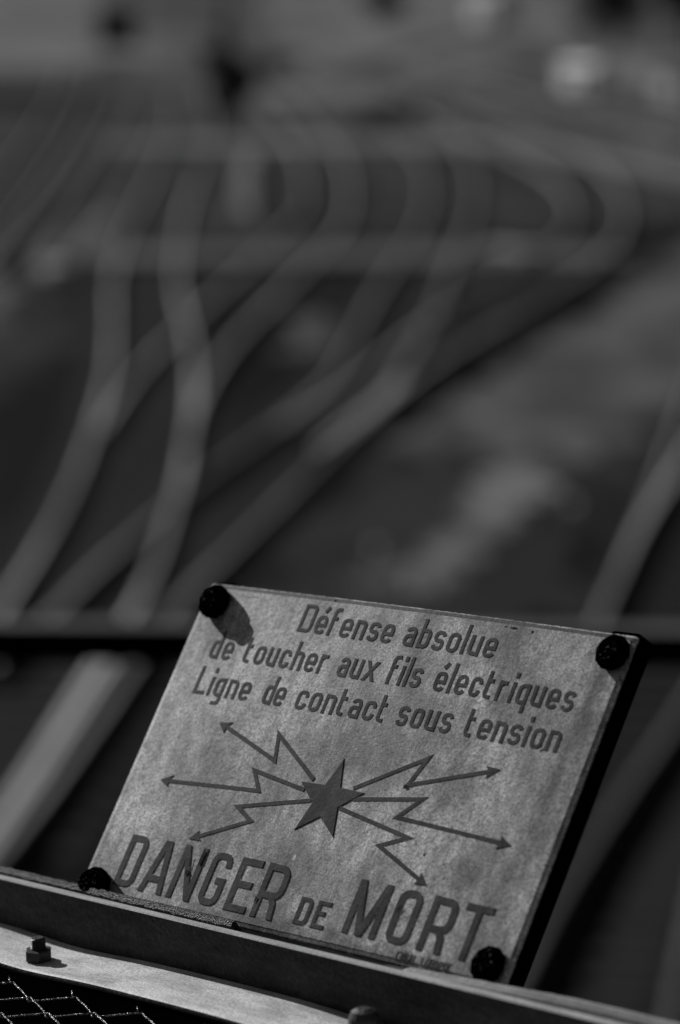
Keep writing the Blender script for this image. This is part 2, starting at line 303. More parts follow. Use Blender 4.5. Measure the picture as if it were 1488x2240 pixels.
    'D': [[-0.03,43.58],[0.08,44.21],[0.19,44.85],[0.31,45.5],[0.43,46.15],[0.56,46.82],[0.69,47.5],[0.82,48.2],[0.96,48.9],[1.11,49.61],[1.26,50.33],[1.41,51.04],[1.58,51.76],[1.74,52.49],[1.91,53.25],[2.09,54.03],[2.27,54.81],[2.46,55.6],[2.65,56.37],[2.85,57.13],[3.06,57.88],[3.27,58.64],[3.49,59.44],[3.71,60.27],[3.94,61.15],[4.18,62.07],[4.42,63.03],[4.67,64.04],[4.93,65.09],[5.2,66.2],[5.47,67.37],[5.76,68.63],[6.06,70.01],[6.37,71.53],[6.69,73.25],[7.02,75.24],[7.35,77.58],[7.67,80.28],[7.97,83.28],[8.23,86.49],[8.44,89.79],[8.59,93.1],[8.69,96.33],[8.73,99.41],[8.72,102.29],[8.65,104.92],[8.53,107.32],[8.37,109.55],[8.19,111.7],[7.99,113.84],[7.78,115.96],[7.55,118.08],[7.31,120.23],[7.07,122.48],[6.82,124.9],[6.56,127.49],[6.3,130.24],[6.03,133.14],[5.74,136.17],[5.44,139.34]],
    'E': [[-0.12,16.82],[-0.1,16.95],[-0.08,17.09],[-0.05,17.24],[-0.03,17.38],[-0.0,17.53],[0.02,17.68],[0.04,17.83],[0.07,17.99],[0.09,18.14],[0.12,18.3],[0.14,18.47],[0.17,18.63],[0.2,18.8],[0.23,18.97],[0.25,19.14],[0.28,19.31],[0.31,19.49],[0.35,19.67],[0.38,19.85],[0.41,20.04],[0.45,20.22],[0.48,20.41],[0.52,20.61],[0.56,20.8],[0.6,20.99],[0.64,21.19],[0.68,21.39],[0.73,21.6],[0.77,21.8],[0.82,22.01],[0.87,22.22],[0.92,22.44],[0.97,22.66],[1.02,22.88],[1.07,23.1],[1.13,23.33],[1.18,23.57],[1.24,23.81],[1.29,24.05],[1.35,24.3],[1.41,24.55],[1.47,24.81],[1.53,25.07],[1.59,25.34],[1.66,25.62],[1.72,25.91],[1.78,26.2],[1.85,26.5],[1.91,26.82],[1.98,27.14],[2.04,27.47],[2.11,27.81],[2.17,28.17],[2.24,28.53],[2.3,28.91],[2.37,29.29],[2.45,29.68],[2.52,30.08],[2.6,30.49],[2.68,30.91],[2.76,31.34],[2.84,31.78],[2.93,32.24],[3.01,32.71],[3.1,33.19],[3.2,33.69],[3.29,34.2],[3.39,34.73],[3.48,35.28],[3.58,35.85],[3.69,36.43],[3.8,37.04],[3.91,37.66],[4.02,38.31],[4.14,38.97],[4.26,39.67],[4.38,40.38],[4.51,41.13],[4.64,41.91],[4.78,42.71],[4.92,43.55],[5.07,44.43],[5.22,45.33],[5.38,46.27],[5.54,47.25],[5.72,48.28],[5.9,49.34],[6.08,50.46],[6.28,51.62],[6.48,52.84],[6.7,54.11],[6.92,55.45],[7.15,56.86],[7.4,58.33],[7.66,59.89],[7.93,61.53],[8.22,63.25],[8.52,65.08],[8.85,67.01]],
    'Fr': [[0.43,16.82],[0.46,16.94],[0.5,17.07],[0.53,17.21],[0.57,17.34],[0.6,17.47],[0.64,17.61],[0.68,17.75],[0.72,17.89],[0.75,18.04],[0.79,18.18],[0.83,18.33],[0.87,18.48],[0.91,18.63],[0.95,18.79],[0.99,18.95],[1.03,19.11],[1.08,19.28],[1.12,19.45],[1.16,19.62],[1.2,19.8],[1.24,19.98],[1.29,20.16],[1.33,20.35],[1.37,20.54],[1.42,20.74],[1.46,20.93],[1.51,21.14],[1.55,21.34],[1.6,21.55],[1.65,21.76],[1.7,21.97],[1.76,22.19],[1.81,22.41],[1.87,22.63],[1.93,22.85],[1.99,23.08],[2.05,23.31],[2.11,23.54],[2.17,23.78],[2.24,24.02],[2.31,24.27],[2.38,24.52],[2.45,24.77],[2.52,25.03],[2.59,25.29],[2.67,25.55],[2.75,25.83],[2.83,26.1],[2.91,26.39],[2.99,26.67],[3.07,26.97],[3.16,27.27],[3.24,27.58],[3.33,27.9],[3.42,28.23],[3.51,28.57],[3.6,28.92],[3.69,29.29],[3.79,29.66],[3.89,30.04],[3.99,30.43],[4.09,30.83],[4.19,31.24],[4.3,31.67],[4.41,32.11],[4.52,32.56],[4.63,33.02],[4.75,33.51],[4.86,34.01],[4.98,34.53],[5.11,35.07],[5.23,35.63],[5.36,36.21],[5.49,36.81],[5.63,37.42],[5.77,38.06],[5.91,38.72],[6.06,39.4],[6.22,40.1],[6.38,40.83],[6.54,41.59],[6.72,42.37]],
    'G': [[2.03,17.98],[2.06,18.14],[2.09,18.31],[2.12,18.48],[2.14,18.65],[2.17,18.83],[2.2,19.01],[2.23,19.19],[2.27,19.38],[2.3,19.57],[2.33,19.76],[2.37,19.96],[2.4,20.15],[2.44,20.36],[2.48,20.56],[2.52,20.77],[2.56,20.99],[2.6,21.21],[2.64,21.43],[2.68,21.66],[2.72,21.89],[2.77,22.12],[2.81,22.36],[2.86,22.61],[2.91,22.86],[2.96,23.12],[3.01,23.38],[3.06,23.64],[3.11,23.92],[3.16,24.19],[3.22,24.48],[3.27,24.77],[3.33,25.07],[3.39,25.37],[3.45,25.68],[3.51,26.0],[3.58,26.32],[3.64,26.65],[3.71,27.0],[3.78,27.35],[3.85,27.7]],
    'E2': [[3.34,34.46],[3.43,34.99],[3.54,35.53],[3.64,36.08],[3.75,36.65],[3.87,37.22],[3.99,37.81],[4.11,38.4],[4.25,39.01],[4.38,39.64],[4.52,40.28],[4.67,40.95],[4.82,41.63],[4.97,42.33],[5.13,43.06],[5.3,43.82],[5.47,44.61],[5.64,45.43],[5.83,46.28],[6.01,47.16],[6.21,48.08],[6.41,49.04],[6.62,50.03],[6.84,51.06],[7.07,52.14],[7.31,53.26],[7.56,54.43]],
    'S1': [[-10.0,80.91],[-10.16,83.51],[-10.33,86.27],[-10.51,89.17],[-10.69,92.23],[-10.87,95.46],[-11.06,98.91],[-11.26,102.63],[-11.49,106.67],[-11.75,111.09],[-12.04,115.92],[-12.36,121.24],[-12.73,127.13],[-13.15,133.71],[-13.65,141.17],[-14.25,149.74],[-14.99,159.71],[-15.92,171.46],[-17.05,185.34]],
    'S2': [[-8.22,67.98],[-8.31,69.83],[-8.42,71.78],[-8.52,73.84],[-8.63,76.01],[-8.75,78.3],[-8.87,80.7],[-8.98,83.22],[-9.1,85.86],[-9.21,88.65],[-9.34,91.65],[-9.49,94.89],[-9.66,98.44],[-9.86,102.31],[-10.08,106.53],[-10.33,111.16],[-10.6,116.22],[-10.91,121.81],[-11.26,128.02],[-11.67,134.99],[-12.16,142.93],[-12.77,152.1],[-13.5,162.75],[-14.38,175.16]],
    'S3': [[-8.0,67.01],[-7.99,68.39],[-7.98,69.82],[-7.97,71.32],[-7.96,72.9],[-7.97,74.6],[-7.98,76.43],[-8.0,78.39],[-8.03,80.51],[-8.07,82.78],[-8.13,85.23],[-8.2,87.89],[-8.28,90.79],[-8.39,93.96],[-8.52,97.42],[-8.66,101.18],[-8.82,105.24],[-8.98,109.61],[-9.16,114.35],[-9.37,119.57],[-9.61,125.39],[-9.91,131.98],[-10.27,139.49],[-10.7,148.0]],
    'U1': [[1.52,178.43],[2.07,175.81],[2.61,173.28],[3.12,170.81],[3.63,168.36],[4.11,165.88],[4.58,163.33],[5.02,160.69],[5.45,157.98],[5.85,155.26],[6.24,152.58],[6.62,149.99],[6.98,147.52],[7.34,145.14],[7.68,142.85],[8.02,140.63],[8.34,138.48],[8.66,136.39],[8.96,134.37],[9.26,132.39],[9.54,130.48],[9.82,128.62],[10.09,126.81],[10.36,125.06],[10.62,123.36],[10.87,121.7],[11.11,120.09],[11.35,118.52],[11.58,116.98],[11.81,115.47],[12.02,113.99],[12.23,112.52],[12.43,111.06],[12.62,109.59],[12.79,108.09],[12.95,106.55],[13.1,104.98],[13.23,103.43],[13.36,101.92]],
    'U2': [[3.34,189.0],[3.86,185.12],[4.37,181.4],[4.85,177.82],[5.32,174.38],[5.77,171.11],[6.21,167.99],[6.63,165.03],[7.04,162.22],[7.44,159.54],[7.83,156.98],[8.2,154.52],[8.57,152.15],[8.93,149.86],[9.27,147.65],[9.61,145.5],[9.94,143.43],[10.26,141.41],[10.57,139.46],[10.87,137.55],[11.16,135.7],[11.45,133.9],[11.73,132.15],[12.0,130.44],[12.27,128.78],[12.53,127.17],[12.78,125.59],[13.03,124.03],[13.26,122.51],[13.49,121.0],[13.71,119.49],[13.92,117.99],[14.12,116.48],[14.31,114.97],[14.5,113.5],[14.68,112.05]],
}
GROUND = {
    'path_near': [[-6.91,71.87],[-5.8,73.18],[-0.5,73.75],[2.92,74.09],[6.29,73.41],[7.24,71.65],[6.03,70.29],[2.77,70.18],[-0.48,70.18],[-5.58,70.39]],
    'path_far': [[-9.57,115.01],[-7.92,116.66],[-0.79,117.51],[7.04,119.23],[9.47,111.32],[11.96,103.27],[13.54,97.45],[12.59,90.52],[11.12,95.91],[8.91,104.6],[6.64,112.35],[-0.75,111.58],[-7.57,111.32]],
    'p1': [[2.46,43.08],[2.96,43.48],[3.11,42.3],[2.87,40.29],[2.28,38.78],[1.79,37.22],[1.48,35.51],[1.11,34.19],[0.67,33.93],[0.58,34.97],[0.88,35.92],[1.32,37.22],[1.69,39.11],[2.03,41.18]],
    'p2': [[1.46,47.93],[2.45,53.35],[3.31,56.87],[4.8,60.11],[6.47,65.93],[9.04,77.68],[10.47,77.68],[7.96,60.11],[6.03,49.96],[4.76,45.16],[3.67,43.89],[2.28,43.48],[1.51,44.73]],
    'p8': [[0.08,33.2],[0.31,35.23],[0.44,36.63],[0.67,36.63],[0.64,34.97],[0.5,32.96]],
    'shade_strip': [[-0.17,44.1],[0.39,45.16],[1.17,48.42],[2.17,52.46],[3.44,57.56],[4.92,62.89],[6.52,69.77],[8.02,77.06],[8.13,75.84],[6.55,67.8],[4.95,60.88],[3.49,55.54],[2.26,50.77],[1.29,47.21],[0.52,44.1],[-0.03,43.48]],
    'mid': [[-171.71,215.22],[-60.76,75.25],[-7.24,72.96],[-5.18,75.84],[1.82,75.84],[5.82,74.66],[8.1,80.28],[9.66,84.5],[17.2,89.19],[58.28,89.19],[91.58,140.95],[5.51,140.95],[-9.55,140.95]],
    'left_verge': [[-9.3,69.77],[-6.54,66.85],[-5.4,60.88],[-5.2,54.58],[-5.58,51.04],[-6.57,48.93]],
    'verge': [[0.11,43.28],[1.31,47.69],[3.53,56.2],[5.44,63.3],[7.88,73.52],[10.38,75.25],[7.42,53.35],[4.81,44.31],[3.42,37.22],[2.66,32.72],[1.16,31.16],[-0.71,31.16],[-0.61,37.22]],
    'p9': [[4.06,57.56],[4.74,58.27],[4.93,56.2],[4.49,53.96],[3.94,54.58]],
    'p3': [[2.19,49.18],[2.53,49.18],[2.51,47.21],[2.09,46.97]],
    'p4': [[-1.25,60.11],[-0.51,60.88],[-0.21,55.87],[-0.88,54.58]],
    'p5': [[-8.53,68.77],[-7.47,67.8],[-6.55,60.11],[-7.12,57.21]],
    'p6': [[-7.94,77.68],[-7.2,83.04],[-6.89,90.86],[-6.7,96.29],[-6.4,86.01],[-6.23,72.96],[-6.53,67.8],[-7.15,68.77]],
    'p7': [[1.16,47.93],[1.8,45.16],[1.43,42.3],[0.92,43.48]],
    'y0': [[-789.89,995.05],[641.07,995.05],[78.18,120.12],[23.07,120.12],[12.94,111.83],[8.69,124.73],[3.16,132.53],[-2.75,124.73],[-9.29,137.0],[-36.03,190.22],[-151.9,190.22]],
    'y1': [[-123.08,710.35],[-55.3,710.35],[-22.77,291.67],[-12.45,260.82],[-10.37,217.12],[-17.21,207.94],[-35.6,204.48]],
    'y2': [[-18.72,710.35],[27.54,710.35],[42.34,552.18],[22.42,291.67],[16.35,235.85],[8.86,190.22],[4.7,197.89],[0.45,183.13],[-3.56,225.07],[-6.9,260.82]],
    'y3': [[14.93,225.07],[29.34,215.22],[19.85,145.14],[14.74,151.9],[11.84,170.4]],
    'y4': [[-4.17,190.22],[0.43,176.54],[2.26,154.29],[0.34,140.95],[-2.41,151.9]],
}
# ------------------------------------------------------------------ the ground
def structure(o): 
    o['kind'] = 'structure'
    return o

bm = bmesh.new()
nx, ny = 24, 40
ys = [-60 + 4060 * (j / ny) ** 2.2 for j in range(ny + 1)]
grid = [[bm.verts.new(((i / nx - 0.5) * 4000, y, 0)) for i in range(nx + 1)] for y in ys]
for j in range(ny):
    for i in range(nx):
        bm.faces.new((grid[j][i], grid[j][i + 1], grid[j + 1][i + 1], grid[j + 1][i]))
structure(obj('ground', bm, M['ballast']))

def ground_sheet(name, pts, z, mat, rough=0.25, thick=0.0, seed=0, depth=1.0):
    """an uneven-edged sheet lying on the ballast"""
    rnd = random.Random(seed)
    out = []
    for i, p in enumerate(pts):
        a, b = Vector(p), Vector(pts[(i + 1) % len(pts)])
        for t in range(6):
            q = a.lerp(b, t / 6)
            d = (b - a)
            nrm = Vector((d.y, -d.x)).normalized() if d.length else Vector((0, 0))
            s = rough * min(1.0, d.length * 0.3)
            out.append(q + Vector((nrm.x, nrm.y * depth)) * rnd.uniform(-s, s))
    bm = bmesh.new()
    top = [bm.verts.new((q.x, q.y, z)) for q in out]
    f = bm.faces.new(top)
    if thick:
        bot = [bm.verts.new((q.x, q.y, z - thick)) for q in out]
        n = len(top)
        for i in range(n):
            bm.faces.new((top[i], bot[i], bot[(i + 1) % n], top[(i + 1) % n]))
    bmesh.ops.triangulate(bm, faces=[f])
    return structure(obj(name, bm, mat))

zz = 0.008
ground_sheet('verge', GROUND['verge'], 0.004, M['verge'], 0.5, seed=77, depth=4.0)
ground_sheet('verge', GROUND['left_verge'], 0.004, M['verge'], 0.5, seed=78, depth=5.0)
ground_sheet('yard', GROUND['mid'], 0.002, M['mid_ground'], 1.0, seed=79, depth=5.0)
for i, key in enumerate(('y0', 'y1', 'y2', 'y3', 'y4')):
    ground_sheet('yard', GROUND[key], zz + 0.004 * i, M['far_ground' if key == 'y0' else 'yard_ground'], 2.0, seed=i, depth=14.0)
for i, key in enumerate(('p1', 'p2', 'p3', 'p4', 'p5', 'p6', 'p7', 'p8', 'p9')):
    ground_sheet('gravel_path', GROUND[key], zz + 0.004 * i, M['dull_ground' if key in ('p2', 'p4', 'p5', 'p6', 'p7', 'p8', 'p9') else 'pale_ground'], 0.5, seed=20 + i, depth=4.0)
ground_sheet('shade_strip', GROUND['shade_strip'], zz + 0.04, M['shade_strip'], 0.15, seed=60)  # near-black strip laid for the shade and dark ground beside the outer rail
ground_sheet('footpath', GROUND['path_near'], 0.155, M['concrete'], 0.05, 0.15, 40)
ground_sheet('footpath', GROUND['path_far'], 0.155, M['pale_path'], 0.05, 0.15, 41)

# ------------------------------------------------------------------ railway tracks
PROFILE = [(-0.070, 0.012), (-0.070, 0.024), (-0.012, 0.046), (-0.012, 0.140), (-0.034, 0.152), (-0.034, 0.182), (-0.027, 0.190),
           (0.027, 0.190), (0.034, 0.182), (0.034, 0.152), (0.012, 0.140), (0.012, 0.046), (0.070, 0.024), (0.070, 0.012)]

def rail(pts, parent, name='rail', head='rail_head_worn'):
    rail.lift = getattr(rail, 'lift', 0.0) + 0.003               # crossing rails never share a plane
    P = [Vector((p[0], p[1], rail.lift)) for p in pts]
    bm = bmesh.new()
    rings = []
    for i, p in enumerate(P):
        t = (P[min(i + 1, len(P) - 1)] - P[max(i - 1, 0)]).normalized()
        nrm = Vector((t.y, -t.x, 0))
        rings.append([bm.verts.new(p + nrm * a + Vector((0, 0, b))) for a, b in PROFILE])
    n = len(PROFILE)
    for i in range(len(rings) - 1):
        for j in range(n):
            f = bm.faces.new((rings[i][j], rings[i][(j + 1) % n], rings[i + 1][(j + 1) % n], rings[i + 1][j]))
            f.material_index = 1 if 4 <= j <= 8 else 0
    bm.faces.new(rings[0]); bm.faces.new(rings[-1][::-1])
    return obj(name, bm, [M['rust'], M[head]], parent)

bm = bmesh.new()
box(bm, (-1.3, -0.125, -0.10), (1.3, 0.125, 0.012), 0.012)
sleeper_mesh = bpy.data.meshes.new('sleeper')
bm.to_mesh(sleeper_mesh); bm.free()
sleeper_mesh.materials.append(M['sleeper'])

def x_at(pts, y):
    P = sorted(pts, key=lambda p: p[1])
    if y <= P[0][1]: a, b = P[0], P[1]
    elif y >= P[-1][1]: a, b = P[-2], P[-1]
    else:
        k = next(i for i in range(1, len(P)) if P[i][1] >= y)
        a, b = P[k - 1], P[k]
    if abs(b[1] - a[1]) < 1e-6: return a[0]
    return a[0] + (b[0] - a[0]) * (y - a[1]) / (b[1] - a[1])

def sleepers(ra, rb, y0, y1, parent, half=None):
    mid = lambda y: (x_at(ra, y) + (x_at(rb, y) if rb else x_at(ra, y) + 1.435)) / 2
    y, count = y0, 0
    while y < y1 and count < 290:
        x = mid(y)
        dx = (mid(y + 0.4) - mid(y - 0.4)) / 0.8
        s = bpy.data.objects.new('sleeper', sleeper_mesh)
        s.location = (x, y, 0.0)
        s.rotation_euler = (0, random.uniform(-0.004, 0.004), -math.atan(dx) + random.uniform(-0.02, 0.02))
        s.parent = parent
        col.objects.link(s)
        y += 0.60 / math.sqrt(1 + dx * dx)
        count += 1

def track(label, rails, pair, span):
    t = empty('railway_track')
    tag(t, label, 'railway track', 'tracks running out from under the bridge')
    for r in rails:
        rail(r, t, head='rail_head' if r in (R['R2'], R['R2b'], R['E2'], R['Dk']) else 'rail_head_rusty' if r in (R['Fr'], R['G']) else 'rail_head_dull' if r in (R['A'], R['B'], R['E']) else 'rail_head_worn')
    sleepers(pair[0], pair[1], span[0], span[1], t)
    return t

R = RAILS
track('pair of shiny rails bending down the left side, crossed by two others', [R['R1'], R['R2'], R['R2b']], (R['R1'], R['R2']), (24, 150))  # R2b is an extra rail added to brighten the near left stripe
track('curving track second from the left that runs into the leftmost bending track', [R['Q'], R['P']], (R['Q'], R['P']), (62, 140))
track('track in a long S that slants under the top left corner of the sign', [R['A'], R['B']], (R['A'], R['B']), (24, 150))
track('rightmost S-curving track with the sharpest bend, joining the middle one', [R['C'], R['D'], R['Dk']], (R['C'], R['D']), (60, 130))  # Dk is a short extra rail added for brightness where the tracks join
track('straight track on the right passing behind the right edge of the sign', [R['E'], R['Fr'], R['E2']], (R['E'], R['Fr']), (15, 55))
g2 = [[p[0] + 1.435, p[1]] for p in R['G']]
track('track at the extreme right edge below the slanting straight track', [R['G'], g2], (R['G'], None), (16, 30))
track('thin far track at the upper left with a gentle bend', [R['S1'], R['S2'], R['S3']], (R['S1'], R['S2']), (80, 170))
track('far flat-lying track slanting across the upper right', [R['U1'], R['U2']], (R['U1'], R['U2']), (105, 170))

# ------------------------------------------------------------------ far things beside the tracks
def hut(name, label, cat, loc, rz, w, d, h, wall, roofm, windows=True):
    t = empty(name, loc, rz)
    tag(t, label, cat)
    bm = bmesh.new(); box(bm, (-w/2, -d/2, 0), (w/2, d/2, h), 0.02); obj('wall', bm, wall, t)
    bm = bmesh.new()
    a = [bm.verts.new(p) for p in ((-w/2-.2, -d/2-.2, h+.003), (w/2+.2, -d/2-.2, h+.003), (w/2+.2, d/2+.2, h+.003), (-w/2-.2, d/2+.2, h+.003),
                                   (-w/2-.2, 0, h+d*.3), (w/2+.2, 0, h+d*.3))]
    for f in ((0,1,5,4), (2,3,4,5), (0,4,3), (1,2,5), (3,2,1,0)): bm.faces.new([a[i] for i in f])
    obj('roof', bm, roofm, t)
    bm = bmesh.new(); box(bm, (w*.12, -d/2-.05, 0), (w*.12+.8, -d/2-.003, min(2.0, h*.85)), 0.01); dr = obj('door', bm, M['dark_steel'], t)
    bm = bmesh.new(); box(bm, (w*.12+.66, -d/2-.09, h*.42), (w*.12+.72, -d/2-.052, h*.47)); obj('handle', bm, M['galvanised'], dr)
    if windows:
        bm = bmesh.new(); box(bm, (-w*.35, -d/2-.04, h*.45), (-w*.35+.8, -d/2-.003, h*.45+.7), 0.01); wd = obj('window', bm, M['grey_paint'], t)
        bm = bmesh.new(); box(bm, (-w*.35+.07, -d/2-.05, h*.45+.07), (-w*.35+.73, -d/2-.042, h*.45+.63)); obj('pane', bm, M['glass'], wd)
    return t

hut('platelayer_hut', 'small dark boarded hut far off at the upper left', 'hut', (-17.5, 236, 0), 0.1, 3.0, 2.6, 2.2, M['dark_wall'], M['roof'])
hut('site_cabin', 'bright white cabin at the upper right beside the far tracks', 'cabin', (13.2, 161.4, 0), -1.22, 3.8, 1.3, 1.15, M['white_paint'], M['white_paint'], False)
hut('site_cabin', 'white cabin farthest away at the top edge right of centre', 'cabin', (15.4, 306, 0), -1.22, 6.0, 2.6, 2.6, M['grey_paint'], M['grey_paint'], False)
hut('site_cabin', 'light grey cabin cut by the right edge at the top', 'cabin', (17.3, 151.4, 0), -1.22, 3.4, 1.4, 1.3, M['grey_paint'], M['roof'], False)

t = empty('relay_cabinet', (-2.40, 83.3, 0), -1.22)
tag(t, 'pale upright trackside cabinet between the two left bending tracks', 'cabinet')
bm = bmesh.new(); box(bm, (-.75, -.25, .15), (.75, .25, 1.75), 0.02); obj('body', bm, M['dull_paint'], t)
bm = bmesh.new(); box(bm, (-.80, -.30, 1.752), (.80, .30, 1.82), 0.015); obj('lid', bm, M['dull_paint'], t)
bm = bmesh.new(); box(bm, (-.70, -.22, 0), (.70, .22, .148), 0.01); obj('plinth', bm, M['concrete'], t)
for s_ in (-1, 1):
    bm = bmesh.new(); box(bm, (min(s_*.01, s_*.70), -.275, .2), (max(s_*.01, s_*.70), -.252, 1.7), 0.006); dr = obj('door', bm, M['dull_paint'], t)
    bm = bmesh.new(); box(bm, (s_*.08-.02, -.31, .9), (s_*.08+.02, -.277, 1.05), 0.004); obj('handle', bm, M['dark_steel'], dr)

def concrete_block(label, loc, rz, w, d, h):
    o = empty('concrete_block', loc, rz)
    tag(o, label, 'concrete block')
    bm = bmesh.new(); box(bm, (-w/2, -d/2, 0), (w/2, d/2, h), 0.03); obj('body', bm, M['grey_paint'], o)
    for s in (-1, 1):
        bm = bmesh.new(); tube(bm, [(s*w*.25-.06, 0, h-.01), (s*w*.25-.05, 0, h+.07), (s*w*.25+.05, 0, h+.07), (s*w*.25+.06, 0, h-.01)], .01, 6)
        obj('lifting_loop', bm, M['dark_steel'], o)
concrete_block('pale concrete block by the far left track, left of the footpath end', (-6.6, 68.9, 0), -1.1, .9, .6, .26)
concrete_block('pale concrete block on the near footpath by the right hand curve', (4.1, 71.5, .16), -0.9, 1.5, .6, .2)

t = empty('catenary_mast', (-4.75, 126.5, 0))
tag(t, 'tall slim steel mast carrying the overhead line left of centre', 'mast')
bm = bmesh.new(); box(bm, (-.11, -.11, 0), (.11, .11, 11), 0.01); obj('post', bm, M['dark_steel'], t)
bm = bmesh.new(); tube(bm, [(0, 0, 8.2), (2.9, 0, 9.1)], .04, 6); obj('bracket', bm, M['dark_steel'], t)
bm = bmesh.new(); box(bm, (-.6, -.6, -.1), (.6, .6, .3), .03); obj('footing', bm, M['concrete'], t)

t = empty('sleeper_stack', (2.07, 128, 0), 0.15)
tag(t, 'dark stack of old timber sleepers above the far footpath', 'timber stack')
for lvl in range(5):
    for k in range(5 - lvl % 2):
        bm = bmesh.new(); box(bm, (-1.25, -.7 + k*.29, lvl*.15+.002), (1.25, -.45 + k*.29, lvl*.15+.148), .012); obj('timber', bm, M['dark_wall'], t)

# little marker post and two pale discs in the gravel on the right
def marker(label, loc, lean, h, r):
    o = empty('marker_post', loc)
    tag(o, label, 'marker post')
    bm = bmesh.new(); tube(bm, [(0, 0, 0), (lean*h, 0, h)], .022, 8); obj('post', bm, M['grey_paint'], o)
    bm = bmesh.new()
    lathe(bm, [(r, -.01), (r, .01)], 16)
    bmesh.ops.rotate(bm, verts=bm.verts, cent=(0, 0, 0), matrix=Matrix.Rotation(math.radians(55), 3, 'X') )
    bmesh.ops.rotate(bm, verts=bm.verts, cent=(0, 0, 0), matrix=Matrix.Rotation(math.radians(-40), 3, 'Z') )
    bmesh.ops.translate(bm, verts=bm.verts, vec=(lean*h, 0, h + r*.6))
    obj('disc', bm, M['grey_paint'], o)
marker('slim grey marker post leaning above the top edge of the sign', (.33, 33.5, 0), .12, .62, .055)
marker('short marker post with a pale disc right of the bright gravel', (3.10, 39.0, 0), .02, .10, .062)

# ------------------------------------------------------------------ trees at the upper right
def tree(label, loc, h, cr, seed, name='broadleaf_tree', cat='tree'):
    rnd = random.Random(seed)
    t = empty(name, loc)
    tag(t, label, cat)
    bm = bmesh.new()
    tube(bm, [(0, 0, -.1), (.05, .05, h*.25), (.1, 0, h*.5), (.05, .1, h*.8)], lambda i: h*.03*(1-.27*i), 8)
    for k in range(6):
        a = rnd.uniform(0, 6.28); z0 = h*rnd.uniform(.25, .5)
        tube(bm, [(0.05, .03, z0), (math.cos(a)*cr*.4, math.sin(a)*cr*.4, z0+h*.15), (math.cos(a)*cr*.75, math.sin(a)*cr*.75, z0+h*.22)], lambda i: h*.012*(1-.3*i), 6)
    obj('trunk', bm, M['bark'], t)
    bm = bmesh.new()
    clumps = [(rnd.gauss(0, cr*.42), rnd.gauss(0, cr*.42), h*.6 + rnd.gauss(0, h*.17), rnd.uniform(.25, .5)*cr) for _ in range(16)]
    for cx, cy, cz, r in clumps:
        for _ in range(170):
            d = Vector((rnd.gauss(0, 1), rnd.gauss(0, 1), rnd.gauss(0, 1))).normalized() * r * rnd.uniform(.5, 1)
            c = Vector((cx, cy, max(h*.2, cz))) + d
            s = rnd.uniform(.05, .11) * min(2, cr)
            a = Vector((rnd.gauss(0, 1), rnd.gauss(0, 1), rnd.gauss(0, 1))).normalized()
            b = a.cross(Vector((rnd.gauss(0, 1), rnd.gauss(0, 1), rnd.gauss(0, 1)))).normalized()
            bm.faces.new([bm.verts.new(c + q) for q in (a*s*1.5, b*s*.7, -a*s*1.5, -b*s*.7)])
    cro = obj('crown', bm, M['leaf'], t)
    cro['kind'] = 'stuff'
tree('dark tree at the top edge left of the two at the right corner', (20.4, 223, 0), 6.5, 2.0, 3)
tree('dark tree cut by the top right corner', (24.6, 211, 0), 7.0, 2.3, 4)
tree('low dark tree at the top edge near the middle', (4.2, 296, 0), 4.0, 2.2, 5)

tree('dark upright bush at the foot of the slim mast left of centre', (-4.5, 124.7, 0), 3.7, 1.35, 6, 'bush', 'bush')

# ------------------------------------------------------------------ near beam of the overhead line, 5 m out
t = empty('catenary_portal', (0, 5.0, 0), -0.043)
tag(t, 'dark horizontal steel beam with a pale top crossing behind the sign', 'beam')
bm = bmesh.new()
zt = 6.255
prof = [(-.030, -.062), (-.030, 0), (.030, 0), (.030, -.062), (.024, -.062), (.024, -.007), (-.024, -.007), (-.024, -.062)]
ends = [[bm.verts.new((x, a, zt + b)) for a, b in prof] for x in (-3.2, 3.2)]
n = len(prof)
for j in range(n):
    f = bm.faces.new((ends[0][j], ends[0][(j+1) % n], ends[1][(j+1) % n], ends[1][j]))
    f.material_index = 1 if j == 1 else 0  # sunlit look of the top face put into a lighter colour
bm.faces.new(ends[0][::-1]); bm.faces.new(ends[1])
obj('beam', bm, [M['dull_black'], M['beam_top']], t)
for s in (-3.1, 3.1):
    bm = bmesh.new(); box(bm, (s-.05, -.05, 0), (s+.05, .05, zt-.065), .004); obj('post', bm, M['dull_black'], t)

# ------------------------------------------------------------------ the bridge edge: angle iron, clamping bar, panel, mesh
U = Vector((0.72747, -0.68382, 0.05642)).normalized()
V = Vector((-0.37022, -0.46042, -0.80681)).normalized()
NN = U.cross(V).normalized()
V = NN.cross(U)
C0 = Vector((0.00191, 1.57891, CAM_Z - 0.44231))
K = Vector((-0.685, -0.728, 0)); K = (K - U * K.dot(U)).normalized()
WV = K.cross(U).normalized()
P0 = Vector((-0.08622, 1.55895, CAM_Z - 0.52381))

def frame(x, y, z, o):
    m = Matrix.Identity(4)
    for i in range(3):
        m[i][0], m[i][1], m[i][2], m[i][3] = x[i], y[i], z[i], o[i]
    return m

def extrude_x(bm, prof, xs, dz=None, mat=None):
    """prof (y, z) swept along x; dz(x) bends it"""
    rings = [[bm.verts.new((x, y, z + (dz(x) if dz else 0))) for y, z in prof] for x in xs]
    n = len(prof)
    for i in range(len(rings) - 1):
        for j in range(n):
            f = bm.faces.new((rings[i][j], rings[i+1][j], rings[i+1][(j+1) % n], rings[i][(j+1) % n]))
            if mat: f.material_index = mat(j)
    bm.faces.new(rings[0]); bm.faces.new(rings[-1][::-1])

bridge = empty('bridge_parapet')
bridge.matrix_world = frame(U, -K, WV, P0)
tag(bridge, 'dark steel parapet edge of the bridge below the sign', 'parapet')
X0, X1 = -1.6, 1.3
